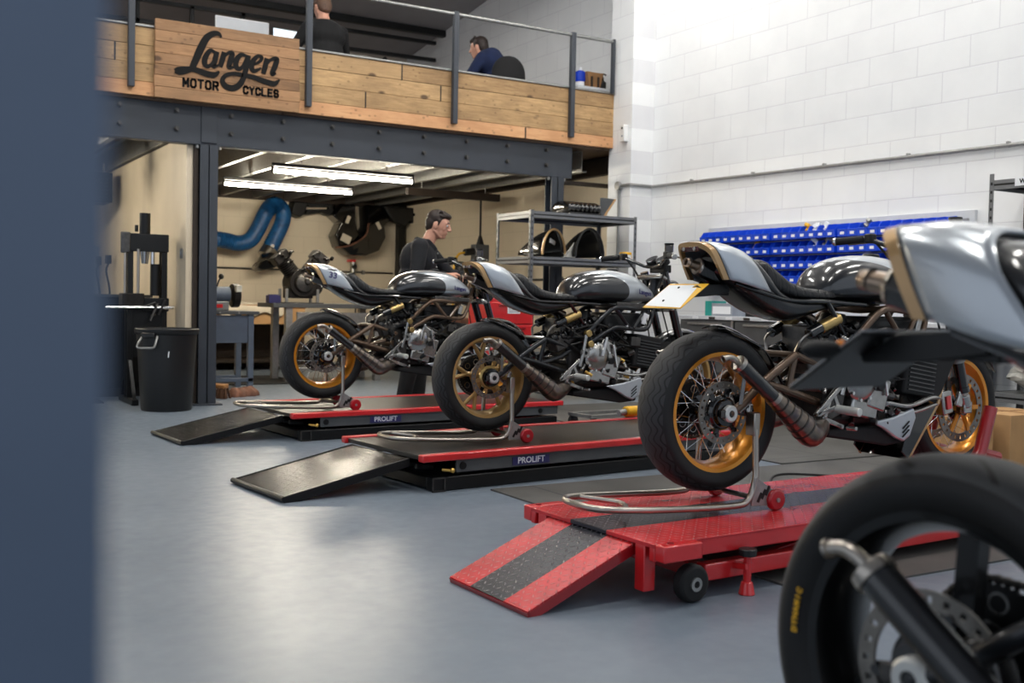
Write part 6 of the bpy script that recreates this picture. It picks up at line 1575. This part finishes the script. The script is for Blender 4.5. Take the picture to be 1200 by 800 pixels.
def office_chair(label, loc, yaw, back=True):
    c = thing('office_chair' if back else 'office_stool', label, 'chair' if back else 'stool', loc, yaw); K = Mt['black_cloth']
    b = MB(); b.ball((.02, 0, .42), (.25, .25, .05), 20, 10); b.build('seat', K, c)
    b = MB(); rings = []
    for k in range(9 if back else 0):
        z = .47+.46*k/8; w = .23*math.sin(PI*(.15+.85*min(1, .35+.65*(1-abs(k-3.6)/5.5))))/1.0; w = .165*(1-abs((k-3.8)/4.6)**3.2)+.03
        rings.append([V((-.2-.03*math.cos(a)-.0+.05*(math.sin(a)**2)*.4, w*math.sin(a), z)) for a in [2*PI*j/20 for j in range(20)]])
    if back: b.loft(rings); b.build('backrest', K, c, sub=1)
    b = MB(); b.cyl((0, 0, .08), (0, 0, .4), .03, n=12); 
    if back: b.bar((-.05, 0, .39), (-.24, 0, .45), .05, .02); b.bar((-.24, 0, .44), (-.24, 0, .65), .05, .02)
    b.build('gas_column', Mt['black_plastic'], c)
    for k in range(5):
        a = 2*PI*k/5; l = MB().bar((0, 0, .09), (.27*math.cos(a), .27*math.sin(a), .07), .045, .03).build('base_leg', Mt['black_plastic'], c, bevel=.006)
        MB().cyl((.27*math.cos(a)-.015, .27*math.sin(a), .03), (.27*math.cos(a)+.015, .27*math.sin(a), .03), .03, n=12).build('castor', Mt['black_plastic'], l)
seated('person in a black jacket seated at the mezzanine desk, back to the railing', (3.92, 10.3, 2.72), rad(100), Mt['hair_light'], Mt['black_cloth'], .04, 0)
office_chair('black office stool under the person in the black jacket', (3.92, 10.3, 2.72), rad(100), False)
seated('person in a navy hooded top seated on the mezzanine, seen from behind', (5.98, 10.42, 2.70), rad(126), Mt['hair_brown'], Mt['navy_fleece'], .34, .07, hood=True)
office_chair('black office chair with a rounded back behind the person in navy', (5.97, 10.25, 2.72), rad(76))
# ------------------------------------------------------------------ world and camera
w = bpy.data.worlds.new('World'); SC.world = w; w.use_nodes = True
bg = w.node_tree.nodes['Background']; bg.inputs[0].default_value = (.80, .88, 1.0, 1); bg.inputs[1].default_value = .3
cd = bpy.data.cameras.new('camera'); cam = bpy.data.objects.new('camera', cd); COL.objects.link(cam)
cd.sensor_width = 36; cd.lens = 1253/1200*36; cd.clip_start = .05; cd.clip_end = 100
rt, up, fw = V((.85788954, -.51341569, .02073343)), V((.00164032, .04308665, .99906999)), V((.51383154, .85705768, -.03780575))
cam.matrix_world = Matrix(((rt.x, up.x, -fw.x, 0), (rt.y, up.y, -fw.y, 0), (rt.z, up.z, -fw.z, 1.0), (0, 0, 0, 1)))
cd.dof.use_dof = True; cd.dof.focus_distance = 5.0; cd.dof.aperture_fstop = 3.6
SC.camera = cam
vs = SC.view_settings; vs.view_transform = 'Standard'; vs.look = 'None'; vs.gamma = 1.0; vs.exposure = 1.5; vs.use_curve_mapping = False
SC.cycles.max_bounces = 7; SC.cycles.diffuse_bounces = 3; SC.cycles.glossy_bounces = 4; SC.cycles.transmission_bounces = 2
SC.cycles.caustics_reflective = False; SC.cycles.caustics_refractive = False; SC.cycles.sample_clamp_indirect = 6.0
